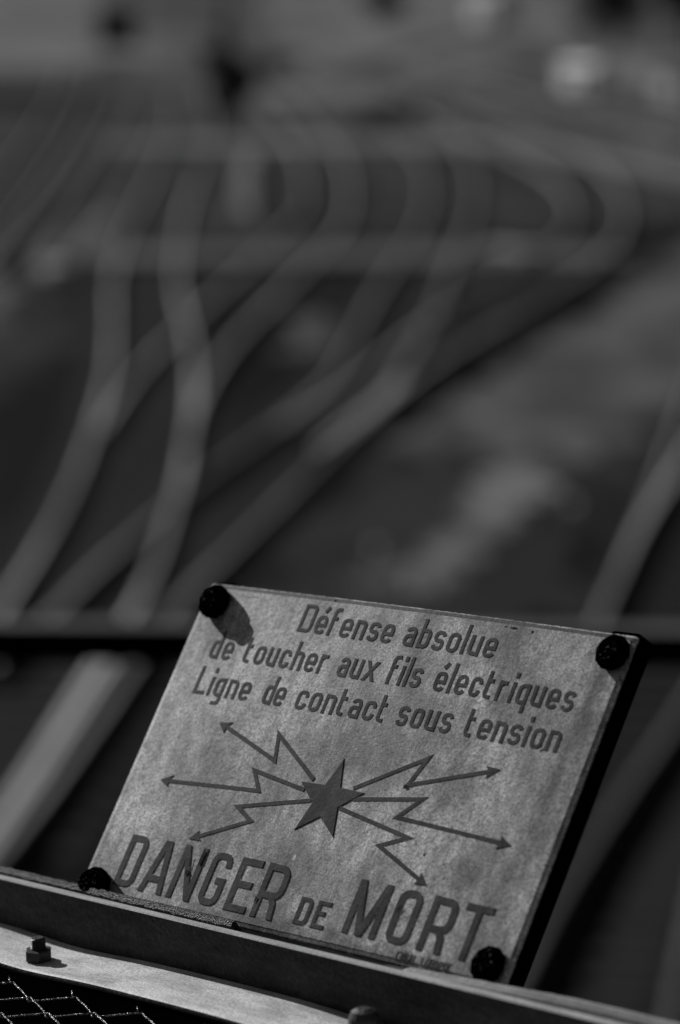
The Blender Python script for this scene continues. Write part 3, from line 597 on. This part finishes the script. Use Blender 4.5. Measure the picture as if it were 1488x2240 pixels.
# angle iron: upstand leaning a little towards the walkway, flange running under the clamping bar
bm = bmesh.new()
prof = [(0.0006, 0), (0.0052, 0), (0.0060, -0.0008), (0.0100, -0.0405), (-0.037, -0.0405), (-0.037, -0.0375), (0.0042, -0.0375), (0.0, -0.0007)]
extrude_x(bm, prof, [X0 + (X1 - X0) * i / 60 for i in range(61)], mat=lambda j: 1 if j in (0, 1, 7) else (0 if j in (2, 6) else 2))
obj('angle_iron', bm, [M['rail_paint'], M['edge_glint'], M['panel']], bridge)
# clamping bar, dipped where the bolts pull it down
BOLTS = [-0.545, -0.312, -0.0915, 0.150, 0.395, 0.63]
def dip(x):
    return sum(-0.0023 * math.exp(-((x - b) / 0.042) ** 2) for b in BOLTS) + 0.0004 * math.sin(x * 23)
bm = bmesh.new()
prof = [(0.0030, -0.0288), (0.0030, -0.0331), (-0.0405, -0.0331), (-0.0419, -0.0323), (-0.0425, -0.0310), (-0.0421, -0.0298), (-0.0411, -0.0291), (-0.0395, -0.0288)]
extrude_x(bm, prof, [X0 + (X1 - X0) * i / 400 for i in range(401)], dz=dip, mat=lambda j: 1 if 1 <= j <= 4 else 0)  # near edge and underside coloured dark to carry their shade
obj('clamping_bar', bm, [M['bar_paint'], M['rail_paint']], bridge)
# added black sheet standing for the deep shade behind the mesh, and deck
bm = bmesh.new(); box(bm, (X0, -0.036, -1.30), (X1, -0.030, -0.0408)); obj('shade_sheet', bm, M['panel'], bridge)
bm = bmesh.new(); box(bm, (X0 - 6, -3.2, -1.95), (X1 + 4, 0.05, -1.302)); obj('deck', bm, M['concrete'], bridge)
for xx in (-6.5, 4.2):
    bm = bmesh.new(); box(bm, (xx - .5, -2.9, -6.95), (xx + .5, -.3, -1.952), .02); obj('pier', bm, M['concrete'], bridge)

def bar_bolt(x, seed):
    y, z = -0.027, -0.0288 + dip(x)
    rnd = random.Random(seed)
    bm = bmesh.new()
    # hexagonal nut
    rot = rnd.uniform(0, 1)
    pr = [(0.0074, z + .0002), (0.0081, z + .0009), (0.0081, z + .0060), (0.0074, z + .0066)]
    rings = [[bm.verts.new((x + r*math.cos(rot + a*math.pi/3), y + r*math.sin(rot + a*math.pi/3), zz_)) for a in range(6)] for r, zz_ in pr]
    for i in range(3):
        for j in range(6): bm.faces.new((rings[i][j], rings[i][(j+1) % 6], rings[i+1][(j+1) % 6], rings[i+1][j]))
    bm.faces.new(rings[0][::-1]); bm.faces.new(rings[-1])
    b = obj('bolt', bm, M['galvanised'], bridge)
    bm = bmesh.new()
    pf = []
    for k in range(13):
        pf.append((0.0045 if k % 2 else 0.0038, z + .0054 + k * .00062))
    pf.append((0.0033, z + .0133))
    lathe(bm, pf, 16, (x, y), 0.00012, seed)
    obj('threaded_end', bm, M['galvanised'], b)
def round_bolt(x, seed):
    y, z = -0.017, -0.0288 + dip(x)
    bm = bmesh.new()
    lathe(bm, [(0.0082, z + .0001), (0.0084, z + .0070), (0.0080, z + .0110), (0.0064, z + .0142), (0.0034, z + .0156)], 18, (x, y), 0.00015, seed)
    b = obj('bolt', bm, M['galvanised'], bridge)
    bm = bmesh.new()
    lathe(bm, [(0.0105, z + .00005), (0.0105, z + .0011)], 22, (x, y), 0.0001, seed)
    obj('washer', bm, M['galvanised'], b)
for i, b in enumerate(BOLTS): (round_bolt if i % 2 else bar_bolt)(b, i + 5)

# rough strips lying along the back of the upstand
def rough_strip(name, x0, x1, y0, y1, zb, ztop, mat, amp, seed, step=0.0012):
    bm = bmesh.new()
    n = int((x1 - x0) / step)
    rows = []
    for i in range(n + 1):
        x = x0 + (x1 - x0) * i / n
        ring = []
        e = min(1.0, (x - x0) / .012 + .35, (x1 - x) / .006 + .25)
        for k, (yy, zf) in enumerate(((y0, 0), (y0, .75), (y0 + (y1-y0)*.3, 1), (y0 + (y1-y0)*.7, 1), (y1, .7), (y1, 0))):
            q = noise.noise(Vector((x * 260, k * 1.7 + seed, seed))) + .7 * noise.noise(Vector((x * 800, k * 2.3, seed + 9)))
            lift = ztop(x) if callable(ztop) else ztop
            ring.append(bm.verts.new((x, yy + amp * .35 * q, zb + zf * (lift - zb) * e + (amp * q if zf else 0))))
        rows.append(ring)
    for i in range(n):
        for k in range(5): bm.faces.new((rows[i][k], rows[i+1][k], rows[i+1][k+1], rows[i][k+1]))
    bm.faces.new(rows[0][::-1]); bm.faces.new(rows[-1])
    return obj(name, bm, mat, bridge)
rough_strip('mastic_strip', -0.9, 0.036, 0.0062, 0.0118, -0.006, 0.0034, M['grit'], 0.0007, 3)
rough_strip('flaking_strip', 0.150, X1 - .02, 0.0064, 0.0125, -0.006, lambda x: 0.0002 + 0.0044 * min(1, max(0, (x - .15) / .12)), M['mortar'], 0.0003, 8, .003)

# chain link mesh hanging below the clamping bar
mesh_t = empty('chain_link_mesh')
mesh_t.matrix_world = frame(U, -K, WV, P0)
tag(mesh_t, 'glinting chain link wire mesh at the lower left under the pale bar', 'wire mesh')
def sheet(p, q, lift=0.0):
    return Vector((p, -(0.046 + q), -0.0384 + lift))
LA, LB = Vector((0.0292, 0.0125)), Vector((0.0204, -0.0153))
APEX = Vector((-0.0373, 0.0025))
def wire(i):
    # row i runs along the parapet: down a limb, up the next, hooked over the row before it
    start = APEX + LA * i
    per = LA + LB
    n0 = int((-0.42 - start.x) / per.x)
    pts = []
    for n in range(n0 - 6, n0 + 26):
        o = start + per * n
        for f0, d, down in ((o, LA, 1), (o + LA, LB, -1)):
            for s in range(12):
                f = s / 12
                g = f - 0.030 * math.sin(2 * math.pi * f)
                p = f0 + d * f
                # round the bend: stay a little past the node at both ends
                e = max(0, 1 - f * 7) + max(0, 1 - (1 - f) * 7)
                over = (-1 if (down > 0) == (f < .5) else 1) * 0.0011 * math.sin(e * math.pi / 2)
                lift = 0.0008 * math.cos(math.pi * f) * down
                bow = 0.0009 * math.sin(math.pi * f) * (1 if down > 0 else -.6)
                pts.append(sheet(p.x + bow * .5, p.y + over - bow, lift))
    bm = bmesh.new()
    tube(bm, pts, lambda k: 0.00054 * (1 + .12 * math.sin(k * 2.4)), 7)
    obj('wire', bm, M['wire'], mesh_t, smooth=True)
for i in range(0, 9): wire(i)
# tie ends standing up from the first row
for n in range(-8, 8):
    o = APEX + (LA + LB) * n
    bm = bmesh.new()
    tube(bm, [sheet(o.x - .002, o.y - .0005, .0008), sheet(o.x - .0036, o.y - .0014, .0016), sheet(o.x - .0050, o.y - .0024, .0030)], 0.0006, 6)
    obj('tie_end', bm, M['wire'], mesh_t, smooth=True)

# ------------------------------------------------------------------ the warning sign
sign = empty('warning_sign')
sign.matrix_world = frame(U, -V, -NN, C0)
tag(sign, 'tilted enamel danger sign with dark French lettering and a star throwing lightning arrows', 'sign')
S = 0.001

bm = bmesh.new()
W2, H2 = 160.5, 100.2
def ring(w, h, z, r, bmv, nseg=4, wob=0.0):
    out = []
    for cx, cy, a0 in ((w-r, h-r, 0), (-w+r, h-r, 90), (-w+r, -h+r, 180), (w-r, -h+r, 270)):
        for k in range(nseg + 1):
            a = math.radians(a0 + 90 * k / nseg)
            out.append((cx + r*math.cos(a), cy + r*math.sin(a), z))
    return out
def dense(loop, step=2.0):
    out = []
    for i, p in enumerate(loop):
        q = loop[(i+1) % len(loop)]
        d = math.dist(p, q); m = max(1, int(d / step))
        for k in range(m): out.append(tuple(p[c] + (q[c]-p[c])*k/m for c in range(3)))
    return out
specs = [(0.0, 0.0, -2.4, .10), (0.0, 0.0, -1.5, .22), (0.5, .9, -0.75, .12), (2.6, 2.6, -0.35, 0.03), (3.3, 3.3, 0.0, 0.0)]
loops = []
base = None
for i, (ix, iy, z, wob) in enumerate(specs):
    lp = ring(W2 - ix, H2 - iy, z, max(.3, 2.2 - ix*.5), None)
    if base is None:
        base = dense(lp); cnt = len(base)
        pts = base
    else:
        # same parametrisation as the outer loop
        pts = [(p[0] * (W2 - ix) / W2, p[1] * (H2 - iy) / H2, z) for p in base]
    rnd = random.Random(i)
    loops.append([bm.verts.new(((p[0] + wob*noise.noise(Vector((p[0]*.4, p[1]*.4, i)))*2)*S, (p[1] + wob*noise.noise(Vector((p[0]*.4, p[1]*.4, i+7)))*2)*S, p[2]*S)) for p in pts])
for i in range(len(loops) - 1):
    for j in range(cnt):
        f = bm.faces.new((loops[i][j], loops[i][(j+1) % cnt], loops[i+1][(j+1) % cnt], loops[i+1][j]))
        c = f.calc_center_median() / S
        f.material_index = 2 if i == 0 else (1 if (c.y > 96.2 and i > 1) else 0)
bm.faces.new(loops[-1])
bm.faces.new(loops[0][::-1])
for i in range(1, 33):
    g_ = bm.verts[:] + bm.edges[:] + bm.faces[:]
    bmesh.ops.bisect_plane(bm, geom=g_, plane_co=((-165 + i*10)*S, 0, 0), plane_no=(1, 0, 0))
obj('enamel_plate', bm, [M['enamel'], M['enamel_rim'], M['chip']], sign)

# ---- flat strokes raised a little from the plate
def ribbon(bm, pts, t, z=0.55, closed=False, flat=False, sgn=1):
    """pts in mm, y up; stroke of width t with bevelled shoulders"""
    P = [Vector((p[0], p[1])) for p in pts]
    Q = [P[0]]
    for p in P[1:]:
        if (p - Q[-1]).length > 1e-4: Q.append(p)
    if closed and (Q[0] - Q[-1]).length < 1e-4: Q.pop()
    n = len(Q)
    offs = []
    for i in range(n):
        a = Q[i-1] if (i or closed) else None
        b = Q[(i+1) % n] if (i < n-1 or closed) else None
        if a is not None: d1 = (Q[i] - a).normalized()
        if b is not None: d2 = (b - Q[i]).normalized()
        if a is None: d = d2; nr = Vector((-d.y, d.x))
        elif b is None: d = d1; nr = Vector((-d.y, d.x))
        else:
            n1, n2 = Vector((-d1.y, d1.x)), Vector((-d2.y, d2.x))
            m = (n1 + n2)
            nr = m / max(0.12, m.dot(n1)) if m.length > 1e-6 else n1
        if flat and (a is None or b is None) and abs(d.y) > .3:      # cut level with the base line
            nr = Vector((nr.x and 1/ (nr.x) * 1.0 or 1, 0)) if abs(nr.x) > .3 else nr
        offs.append(nr)
    h, ins = t / 2 + (.12 if t > 2 else 0), min(.34, t * .12)
    rows = []
    for q, o in zip(Q, offs):
        L = o.length
        k = 1 - ins / h
        rows.append([bm.verts.new(((q.x + o.x*h*f)*S, (q.y + o.y*h*f)*S, zz_*S)) for f, zz_ in ((1, -.05), (k, z*.9), (k*.96, z), (-k*.96, z), (-k, z*.9), (-1, -.05))])
    m = n if closed else n - 1
    for i in range(m):
        a, b = rows[i], rows[(i+1) % n]
        for k in range(5):
            f = bm.faces.new((a[k], a[k+1], b[k+1], b[k]))
            f.material_index = 1 if k in (0, 4) else 0
    if not closed:
        bm.faces.new(rows[0]); bm.faces.new(rows[-1][::-1])

def arc(cx, cy, r, a0, a1, n=4):
    return [(cx + r*math.cos(math.radians(a0 + (a1-a0)*i/n)), cy + r*math.sin(math.radians(a0 + (a1-a0)*i/n))) for i in range(n+1)]

T = 2.45
YB, YT, XH, ASC, RR = T/2, 12 - T/2, 12.0, 17.8, 2.3
def gl(ch, w):
    """centre-line strokes of one small letter; w = distance between stem centres"""
    r = min(RR, w / 2)
    bowl = arc(r, YT-r, r, 90, 180) + arc(r, YB+r, r, 180, 270)
    if ch == 'o': return [('c', arc(r, YT-r, r, 90, 180) + arc(r, YB+r, r, 180, 270) + arc(w-r, YB+r, r, 270, 360) + arc(w-r, YT-r, r, 0, 90))]
    if ch == 'n': return [[(0, 0), (0, XH)], [(0, YT)] + arc(w-r, YT-r, r, 90, 0) + [(w, 0)]]
    if ch == 'h': return [[(0, 0), (0, ASC)], [(0, YT)] + arc(w-r, YT-r, r, 90, 0) + [(w, 0)]]
    if ch == 'u': return [[(w, 0), (w, XH)], [(0, XH)] + arc(r, YB+r, r, 180, 270) + [(w, YB)]]
    if ch == 'd': return [[(w, 0), (w, ASC)], [(w, YT)] + bowl + [(w, YB)]]
    if ch == 'q': return [[(w, -4.6), (w, XH)], [(w, YT)] + bowl + [(w, YB)]]
    if ch == 'g': return [[(w, XH)] + arc(w-r, -4.0+r, r, 0, -90) + [(.4, -4.0)], [(w, YT)] + bowl + [(w, YB)]]
    if ch == 'b': return [[(0, 0), (0, ASC)], [(0, YT)] + arc(w-r, YT-r, r, 90, 0) + arc(w-r, YB+r, r, 0, -90) + [(0, YB)]]
    if ch == 'a': return [[(.2, YT-1.7)] + arc(r, YT-r, r, 150, 90, 2) + arc(w-r, YT-r, r, 90, 0) + [(w, 0)],
                          [(w, 6.5)] + arc(1.9, 6.5-1.9, 1.9, 90, 180, 3) + arc(1.9, YB+1.9, 1.9, 180, 270, 3) + [(w, YB)]]
    if ch in 'eé':
        s = [[(0, 5.7), (w, 5.7)] + arc(w-r, YT-r, r, 0, 90) + arc(r, YT-r, r, 90, 180) + arc(r, YB+r, r, 180, 270) + arc(w-r, YB+r, r, 270, 345, 3)]
        if ch == 'é': s.append([(w*.42, 13.9), (w*.85, 17.4)])
        return s
    if ch == 'c': return [[(w, YT-2.9)] + arc(w-r, YT-r, r, 0, 90) + arc(r, YT-r, r, 90, 180) + arc(r, YB+r, r, 180, 270) + arc(w-r, YB+r, r, 270, 360) + [(w, YB+2.9)]]
    if ch == 's':
        q = 2.1
        return [arc(w-q, YT-q, q, 10, 90, 4) + arc(q, YT-q, q, 90, 180, 4) + arc(q, 6+q, q, 180, 270, 4) + arc(w-q, 6-q, q, 90, 0, 4) + arc(w-q, YB+q, q, 0, -90, 4) + arc(q, YB+q, q, 270, 190, 4)]
    if ch == 'r': return [[(0, 0), (0, XH)], [(0, YT-1.6), (1.9, YT), (4.3, YT)]]
    if ch == 't': return [[(0, 16.4)] + arc(r, YB+r, r, 180, 270) + [(4.0, YB)], [(0, YT), (3.4, YT)]]
    if ch == 'f': return [[(0, 0)] + arc(r, ASC-T/2-r, r, 180, 90) + [(4.0, ASC-T/2)], [(0, YT), (3.2, YT)]]
    if ch == 'i': return [[(0, 0), (0, XH)], [(0, 14.6), (0, 17.6)]]
    if ch == 'l': return [[(0, 0), (0, ASC)]]
    if ch == 'x': return [('f', [(0, 0), (w, XH)]), ('f', [(0, XH), (w, 0)])]
    if ch == 'D': return [('c', [(0, YB), (w-r-.6, YB)] + arc(w-r, YB+r, r, -90, 0) + arc(w-r, 17.8-T/2-r, r, 0, 90) + [(0, 17.8-T/2)])]
    if ch == 'L': return [[(0, 17.8), (0, YB), (w+T/2, YB)]]
WID = dict(o=5.5, n=5.5, h=5.5, u=5.5, d=5.4, q=5.4, g=5.4, b=5.4, a=5.3, e=5.5, c=5.3, s=5.3, r=4.3, t=4.0, f=4.0, i=0, l=0, x=7.2, D=7.4, L=6.4)
WID['é'] = 5.5

def draw(strokes, bm, ox, oy, t, scale=1.0, z=0.5, k0=0):
    for k, s in enumerate(strokes):
        closed = flat = False
        if isinstance(s, tuple): closed, flat, s = s[0] == 'c', s[0] == 'f', s[1]
        ribbon(bm, [(ox + x*scale, oy + y*scale) for x, y in s], t, z + .03 * k + k0, closed, flat)

def small_word(text, x0, x1, yb):
    ws = [WID[c] for c in text]
    total = sum(ws) + T * len(text)
    gap = (x1 - x0 - total) / max(1, len(text) - 1)
    fac = 1.0
    if gap < 1.15:                                   # squeeze the letters a little when the word is tight
        fac = (x1 - x0 - T*len(text) - 1.15*(len(text)-1)) / sum(ws); gap = 1.15
    elif gap > 2.3:
        fac = (x1 - x0 - T*len(text) - 2.3*(len(text)-1)) / sum(ws); gap = 2.3
    bm = bmesh.new()
    x = x0
    for c, w in zip(text, ws):
        draw(gl(c, w*fac), bm, x + T/2, yb, T, z=.26)
        x += w*fac + T + gap
    o = obj('lettering', bm, [M['enamel_print'], M['enamel']], sign)
    return o

# base lines (mm above the centre of the plate)
B1_, B2_, B3_ = 75.9, 52.3, 29.2
small_word('Défense', -75.3, -2.4, B1_); small_word('absolue', 6.2, 72.6, B1_)
small_word('de', -136.6, -118.2, B2_); small_word('toucher', -108.3, -41.2, B2_); small_word('aux', -32.3, -3.0, B2_)
small_word('fils', 5.6, 30.2, B2_); small_word('électriques', 39.8, 136.4, B2_)
small_word('Ligne', -136.7, -91.2, B3_); small_word('de', -79.8, -63.0, B3_); small_word('contact', -53.4, 16.0, B3_)
small_word('sous', 23.8, 63.0, B3_); small_word('tension', 72.6, 137.0, B3_)

def big(ch, x0, x1, y0, y1, t, bm):
    h = t / 2
    a, b, lo, hi = x0 + h, x1 - h, y0 + h, y1 - h
    r = (b - a) * .36
    md = lo + (hi - lo) * .47
    if ch == 'D': st = [('c', [(a, lo), (b-r, lo)] + arc(b-r, lo+r, r, -90, 0) + arc(b-r, hi-r, r, 0, 90) + [(a, hi)])]
    elif ch == 'A':
        c = (x0 + x1) / 2 + .4
        st = [('f', [(a-.2, y0), (c-.9, y1)]), ('f', [(b+.2, y0), (c+.9, y1)]), [(a + 2.6, y0 + (y1-y0)*.27), (b - 2.6, y0 + (y1-y0)*.27)]]
    elif ch == 'N': st = [[(a, y0), (a, y1)], [(b, y0), (b, y1)], ('f', [(a, y1), (b, y0)])]
    elif ch == 'M':
        c = (a + b) / 2
        st = [[(a, y0), (a, y1)], [(b, y0), (b, y1)], ('f', [(a+.3, y1), (c, y0)]), ('f', [(b-.3, y1), (c, y0)])]
    elif ch == 'G': st = [[(b, hi-6.2)] + arc(b-r, hi-r, r, 0, 90) + arc(a+r, hi-r, r, 90, 180) + arc(a+r, lo+r, r, 180, 270) + arc(b-r, lo+r, r, 270, 360) + [(b, md), (b-5.2, md)]]
    elif ch == 'E': st = [[(x1, hi), (a, hi), (a, lo), (x1, lo)], [(a, md + 1.2), (x1 - 2.2, md + 1.2)]]
    elif ch == 'R':
        mr = y0 + (y1-y0)*.42
        st = [[(a, y0), (a, y1)], [(a, hi)] + arc(b-r, hi-r, r, 90, 0) + arc(b-r, mr+r, r, 0, -90) + [(a, mr)], ('f', [(b-5.6, mr-.5), (b-2.8, mr - 4.5), (b-1.4, y0)])]
    elif ch == 'O': st = [('c', arc(a+r, hi-r, r, 90, 180) + arc(a+r, lo+r, r, 180, 270) + arc(b-r, lo+r, r, 270, 360) + arc(b-r, hi-r, r, 0, 90))]
    elif ch == 'T': st = [[(x0, hi), (x1, hi)], [((x0+x1)/2, hi), ((x0+x1)/2, y0)]]
    elif ch == 'I': st = [[((x0+x1)/2, y0), ((x0+x1)/2, y1)]]
    elif ch == 'L': st = [[(a, y1), (a, lo), (x1, lo)]]
    elif ch == 'B':
        rb = min(r, (hi-lo)*.24)
        st = [[(a, y0), (a, y1)], [(a, hi)] + arc(b-rb, hi-rb, rb, 90, 0) + arc(b-rb, md+rb, rb, 0, -90) + arc(b-rb, md-rb, rb, 90, 0) + arc(b-rb, lo+rb, rb, 0, -90) + [(a, lo)]]
    draw(st, bm, 0, 0, t, z=.4 if t > 2 else .2)

def big_word(text, cells, y0, y1, t):
    bm = bmesh.new()
    for c, (x0, x1) in zip(text, cells): big(c, x0, x1, y0, y1, t, bm)
    return obj('lettering', bm, [M['enamel_print'], M['enamel']], sign)
big_word('DANGER', [(-134.8, -118.8), (-113.4, -94.0), (-90.0, -71.2), (-65.7, -49.8), (-43.8, -27.2), (-22.9, -4.6)], -92.6, -60.8, 4.35)
big_word('DE', [(9.2, 18.9), (22.2, 31.4)], -91.4, -75.4, 2.7)
big_word('MORT', [(44.6, 68.0), (74.0, 90.3), (96.8, 114.8), (119.1, 137.0)], -89.9, -59.2, 4.35)
cells, x = [], 86.6
for c in 'EMAIL LABORDE':
    w = {'I': .9, 'M': 3.2, ' ': 1.6}.get(c, 2.2)
    if c != ' ': cells.append((x, x + w))
    x += w + .75
f = (124.2 - 86.6) / (cells[-1][1] - 86.6)
cells = [(86.6 + (a - 86.6)*f, 86.6 + (b - 86.6)*f) for a, b in cells]
big_word('EMAILLABORDE', cells, -97.3, -92.9, 0.62)

# ---- star and lightning arrows
cx, cy, R1_, R2_ = -0.87, -19.9, 25.2, 10.3
bm = bmesh.new()
def starloop(k, z): return [bm.verts.new(((cx + (R1_ if i % 2 == 0 else R2_)*k*math.cos(math.pi/2 - i*math.pi/5))*S, (cy + (R1_ if i % 2 == 0 else R2_)*k*math.sin(math.pi/2 - i*math.pi/5))*S, z*S)) for i in range(10)]
l0, l1, l2 = starloop(1.0, -.05), starloop(1.0, .22), starloop(.955, .42)
for a, b in ((l0, l1), (l1, l2)):
    for i in range(10): bm.faces.new((a[i], a[(i+1) % 10], b[(i+1) % 10], b[i]))
bm.faces.new(l2)
obj('star', bm, M['enamel_print'], sign)

def inner(tips, w):
    """outer mitre tips -> centre-line corners"""
    P = [Vector(p) for p in tips]
    out = [P[0]]
    for i in range(1, len(P) - 1):
        d1, d2 = (P[i-1] - P[i]).normalized(), (P[i+1] - P[i]).normalized()
        ang = d1.angle(d2)
        out.append(P[i] + (d1 + d2).normalized() * (w/2 / math.sin(ang/2)))
    out.append(P[-1])
    return out
def bolt_arrow(tips, head, w=2.7):
    """tips run from the star to the point; head = (point, wing, wing)"""
    tip = Vector(head[0]); base_ = (Vector(head[1]) + Vector(head[2])) / 2
    pts = inner(tips + [tuple(base_ + (tip - base_) * .25)], w)
    bm = bmesh.new()
    ribbon(bm, pts, w, .3)
    w1, w2 = Vector(head[1]), Vector(head[2])
    if (w1 - tip).x * (w2 - tip).y - (w1 - tip).y * (w2 - tip).x < 0: w1, w2 = w2, w1
    neck = base_ + (tip - base_) * .18
    poly = [tip, w1, neck, w2]
    top = [bm.verts.new((p.x*S, p.y*S, (.36)*S)) for p in poly]
    bot = [bm.verts.new((p.x*S, p.y*S, -.05*S)) for p in poly]
    bm.faces.new((top[0], top[1], top[2])); bm.faces.new((top[0], top[2], top[3]))
    for i in range(4): bm.faces.new((top[i], bot[i], bot[(i+1) % 4], top[(i+1) % 4]))
    obj('lightning_arrow', bm, [M['enamel_print'], M['enamel']], sign)
bolt_arrow([(-16.5, -9.8), (-59.3, 16.6), (-47.7, -5.4)], [(-104.5, 13.5), (-94.2, 15.4), (-98.0, 8.1)])
bolt_arrow([(-20.3, -16.6), (-67.4, -8.5), (-49.5, -23.2)], [(-131.9, -26.3), (-122.9, -22.1), (-123.9, -29.6)])
bolt_arrow([(-12.4, -21.8), (-69.8, -33.0), (-45.6, -39.8)], [(-90.0, -57.2), (-85.0, -51.5), (-80.6, -56.9)])
bolt_arrow([(13.8, -10.6), (60.3, 17.6), (46.9, -5.7)], [(105.9, 14.6), (96.8, 15.1), (99.2, 8.5)])
bolt_arrow([(16.8, -16.6), (68.8, -7.1), (47.2, -23.3)], [(131.5, -24.9), (123.5, -21.0), (122.7, -28.4)])
bolt_arrow([(10.1, -23.1), (70.8, -31.5), (42.3, -39.2)], [(88.3, -55.3), (81.8, -49.5), (80.0, -55.8)])
# ---- marks of wear on the enamel
def mark(name, pts, mat, z=0.03, seed=0):
    bm = bmesh.new()
    f = bm.faces.new([bm.verts.new((x*S, y*S, z*S)) for x, y in pts])
    bmesh.ops.triangulate(bm, faces=[f])
    return obj(name, bm, mat, sign)
def blob(cx, cy, rx, ry, seed, n=11):
    rnd = random.Random(seed)
    return [(cx + rx*rnd.uniform(.55, 1.1)*math.cos(2*math.pi*i/n), cy + ry*rnd.uniform(.55, 1.1)*math.sin(2*math.pi*i/n)) for i in range(n)]
def stroke_mark(name, pts, w, mat, seed=0, z=0.04):
    rnd = random.Random(seed)
    P = [Vector(p) for p in pts]
    fine = []
    for a, b in zip(P, P[1:]):
        for i in range(8): fine.append(a.lerp(b, i / 8) + Vector((rnd.uniform(-.12, .12), rnd.uniform(-.12, .12))))
    fine.append(P[-1])
    up, dn = [], []
    for i, p in enumerate(fine):
        d = (fine[min(i+1, len(fine)-1)] - fine[max(i-1, 0)]).normalized()
        h = w * rnd.uniform(.25, .6) * (1 if 0 < i < len(fine)-1 else .3)
        up.append((p.x - d.y*h, p.y + d.x*h)); dn.append((p.x + d.y*h, p.y - d.x*h))
    return mark(name, up + dn[::-1], mat, z)
stroke_mark('scratch', [(-97.1, 78.9), (-108.6, 69.2), (-122, 57.0)], .5, M['white_mark'], 1)
stroke_mark('scratch', [(-123, 56.2), (-134.8, 46.1)], .35, M['white_mark'], 2)
mark('chip', blob(79.5, 95.0, 3.2, .8, 3), M['chip'])
mark('chip', blob(73.5, 95.2, 1.6, .4, 4), M['chip'])
mark('chip', blob(92.3, 94.2, .9, 1.1, 5), M['chip'])
stroke_mark('chip', [(124.6, 29.2), (127.6, 31.4)], 1.5, M['chip'], 6, .62)
mark('chip', blob(48.9, -4.2, 1.7, 1.2, 7), M['chip'], .6)
mark('chip', blob(79.2, -39.3, 1.0, 1.2, 8), M['chip'])
mark('chip', blob(94.0, -42.3, .6, .7, 9), M['chip'])
mark('chip', blob(97.7, -50.0, .6, .5, 10), M['chip'])
mark('chip', blob(-22.2, -82.9, 1.1, 1.7, 11), M['chip'], .85)
stroke_mark('chip', [(76.4, -72.6), (78.2, -68.7)], 1.8, M['chip'], 12, .85)
stroke_mark('chip', [(-73.4, -62.0), (-73.6, -71.0)], 2.2, M['chip'], 13, .86)
stroke_mark('chip', [(-82.0, -66.5), (-80.6, -73.5)], 1.0, M['chip'], 14, .86)
mark('chip', blob(-80.4, -76.6, 1.6, 2.0, 15), M['chip'], .86)
mark('chip', blob(-55.0, 97.6, 1.4, .7, 16), M['chip'])
mark('chip', blob(135.5, 68.6, .5, .5, 17), M['chip'])
stroke_mark('hairline_crack', [(-131.5, 94.4), (-124, 93.2), (-116, 94.0)], .28, M['chip'], 18)
stroke_mark('hairline_crack', [(-122, 94.6), (-114.5, 93.4)], .25, M['chip'], 19)
mark('white_spot', blob(-7.8, -55.6, 1.3, 2.0, 20), M['white_mark'])
rnd = random.Random(99)
for i in range(46):
    x, y = rnd.uniform(-150, 152), rnd.uniform(-90, 92)
    mark('speck', blob(x, y, rnd.uniform(.18, .42), rnd.uniform(.18, .42), i, 6), M['white_mark'] if i % 2 else M['chip'], .06)
# ---- fixing bolts through the corners, and the two mounting bars behind
def fixing(x, y, seed, hh):
    rnd = random.Random(seed)
    bm = bmesh.new()
    lathe(bm, [(9.6*S, .2*S), (10.2*S, 1.2*S), (10.2*S, (hh-4.2)*S), (9.2*S, (hh-3.2)*S)], 10, (x*S, y*S), .35*S, seed)
    b = obj('bolt', bm, M['dull_black'], sign)
    bm = bmesh.new()
    lathe(bm, [(6.9*S, (hh-3.8)*S), (6.9*S, (hh-1.0)*S), (6.2*S, hh*S), (3.5*S, (hh+.1)*S)], 18, (x*S, y*S), .4*S, seed + 30)
    obj('stud_end', bm, M['black_steel'], b)
    bm = bmesh.new()
    lathe(bm, [(6.4*S, -2.6*S), (6.4*S, -17.5*S), (5.4*S, -18.5*S)], 16, (x*S, y*S), .2*S, seed + 60)
    obj('stud_tail', bm, M['dull_black'], b)
fixing(-146.0, 86.5, 1, 10.5); fixing(150.5, 88.0, 2, 7.5)
fixing(-144.5, -96.0, 3, 10.5); fixing(147.5, -89.5, 4, 7.5)
for x0, x1 in ((-160.0, -138.0), (140.0, 162.6)):
    bm = bmesh.new()
    pts = []
    for cx_, cy_, a0 in ((x1-4, 102.0-4, 0), (x0+4, 102.0-4, 90)):
        pts += arc(cx_, cy_, 4, a0, a0 + 90, 5)
    pts += [(x0, -118), (x1, -118)]
    top = [bm.verts.new((x*S, y*S, -2.6*S)) for x, y in pts]; bot = [bm.verts.new((x*S, y*S, -13.0*S)) for x, y in pts]
    bm.faces.new(top); bm.faces.new(bot[::-1])
    for i in range(len(pts)): bm.faces.new((top[i], bot[i], bot[(i+1) % len(pts)], top[(i+1) % len(pts)]))
    obj('mounting_bar', bm, M['dull_black'], sign)

# the old plate is slightly bellied out: bend everything that belongs to its face
SAG = 0.0022
for o in sign.children:
    if o.name.split('.')[0] in ('bolt', 'mounting_bar'): continue
    for v in o.data.vertices: v.co.z += SAG * (0.6 - (v.co.x / 0.160) ** 2)
    o.data.update()
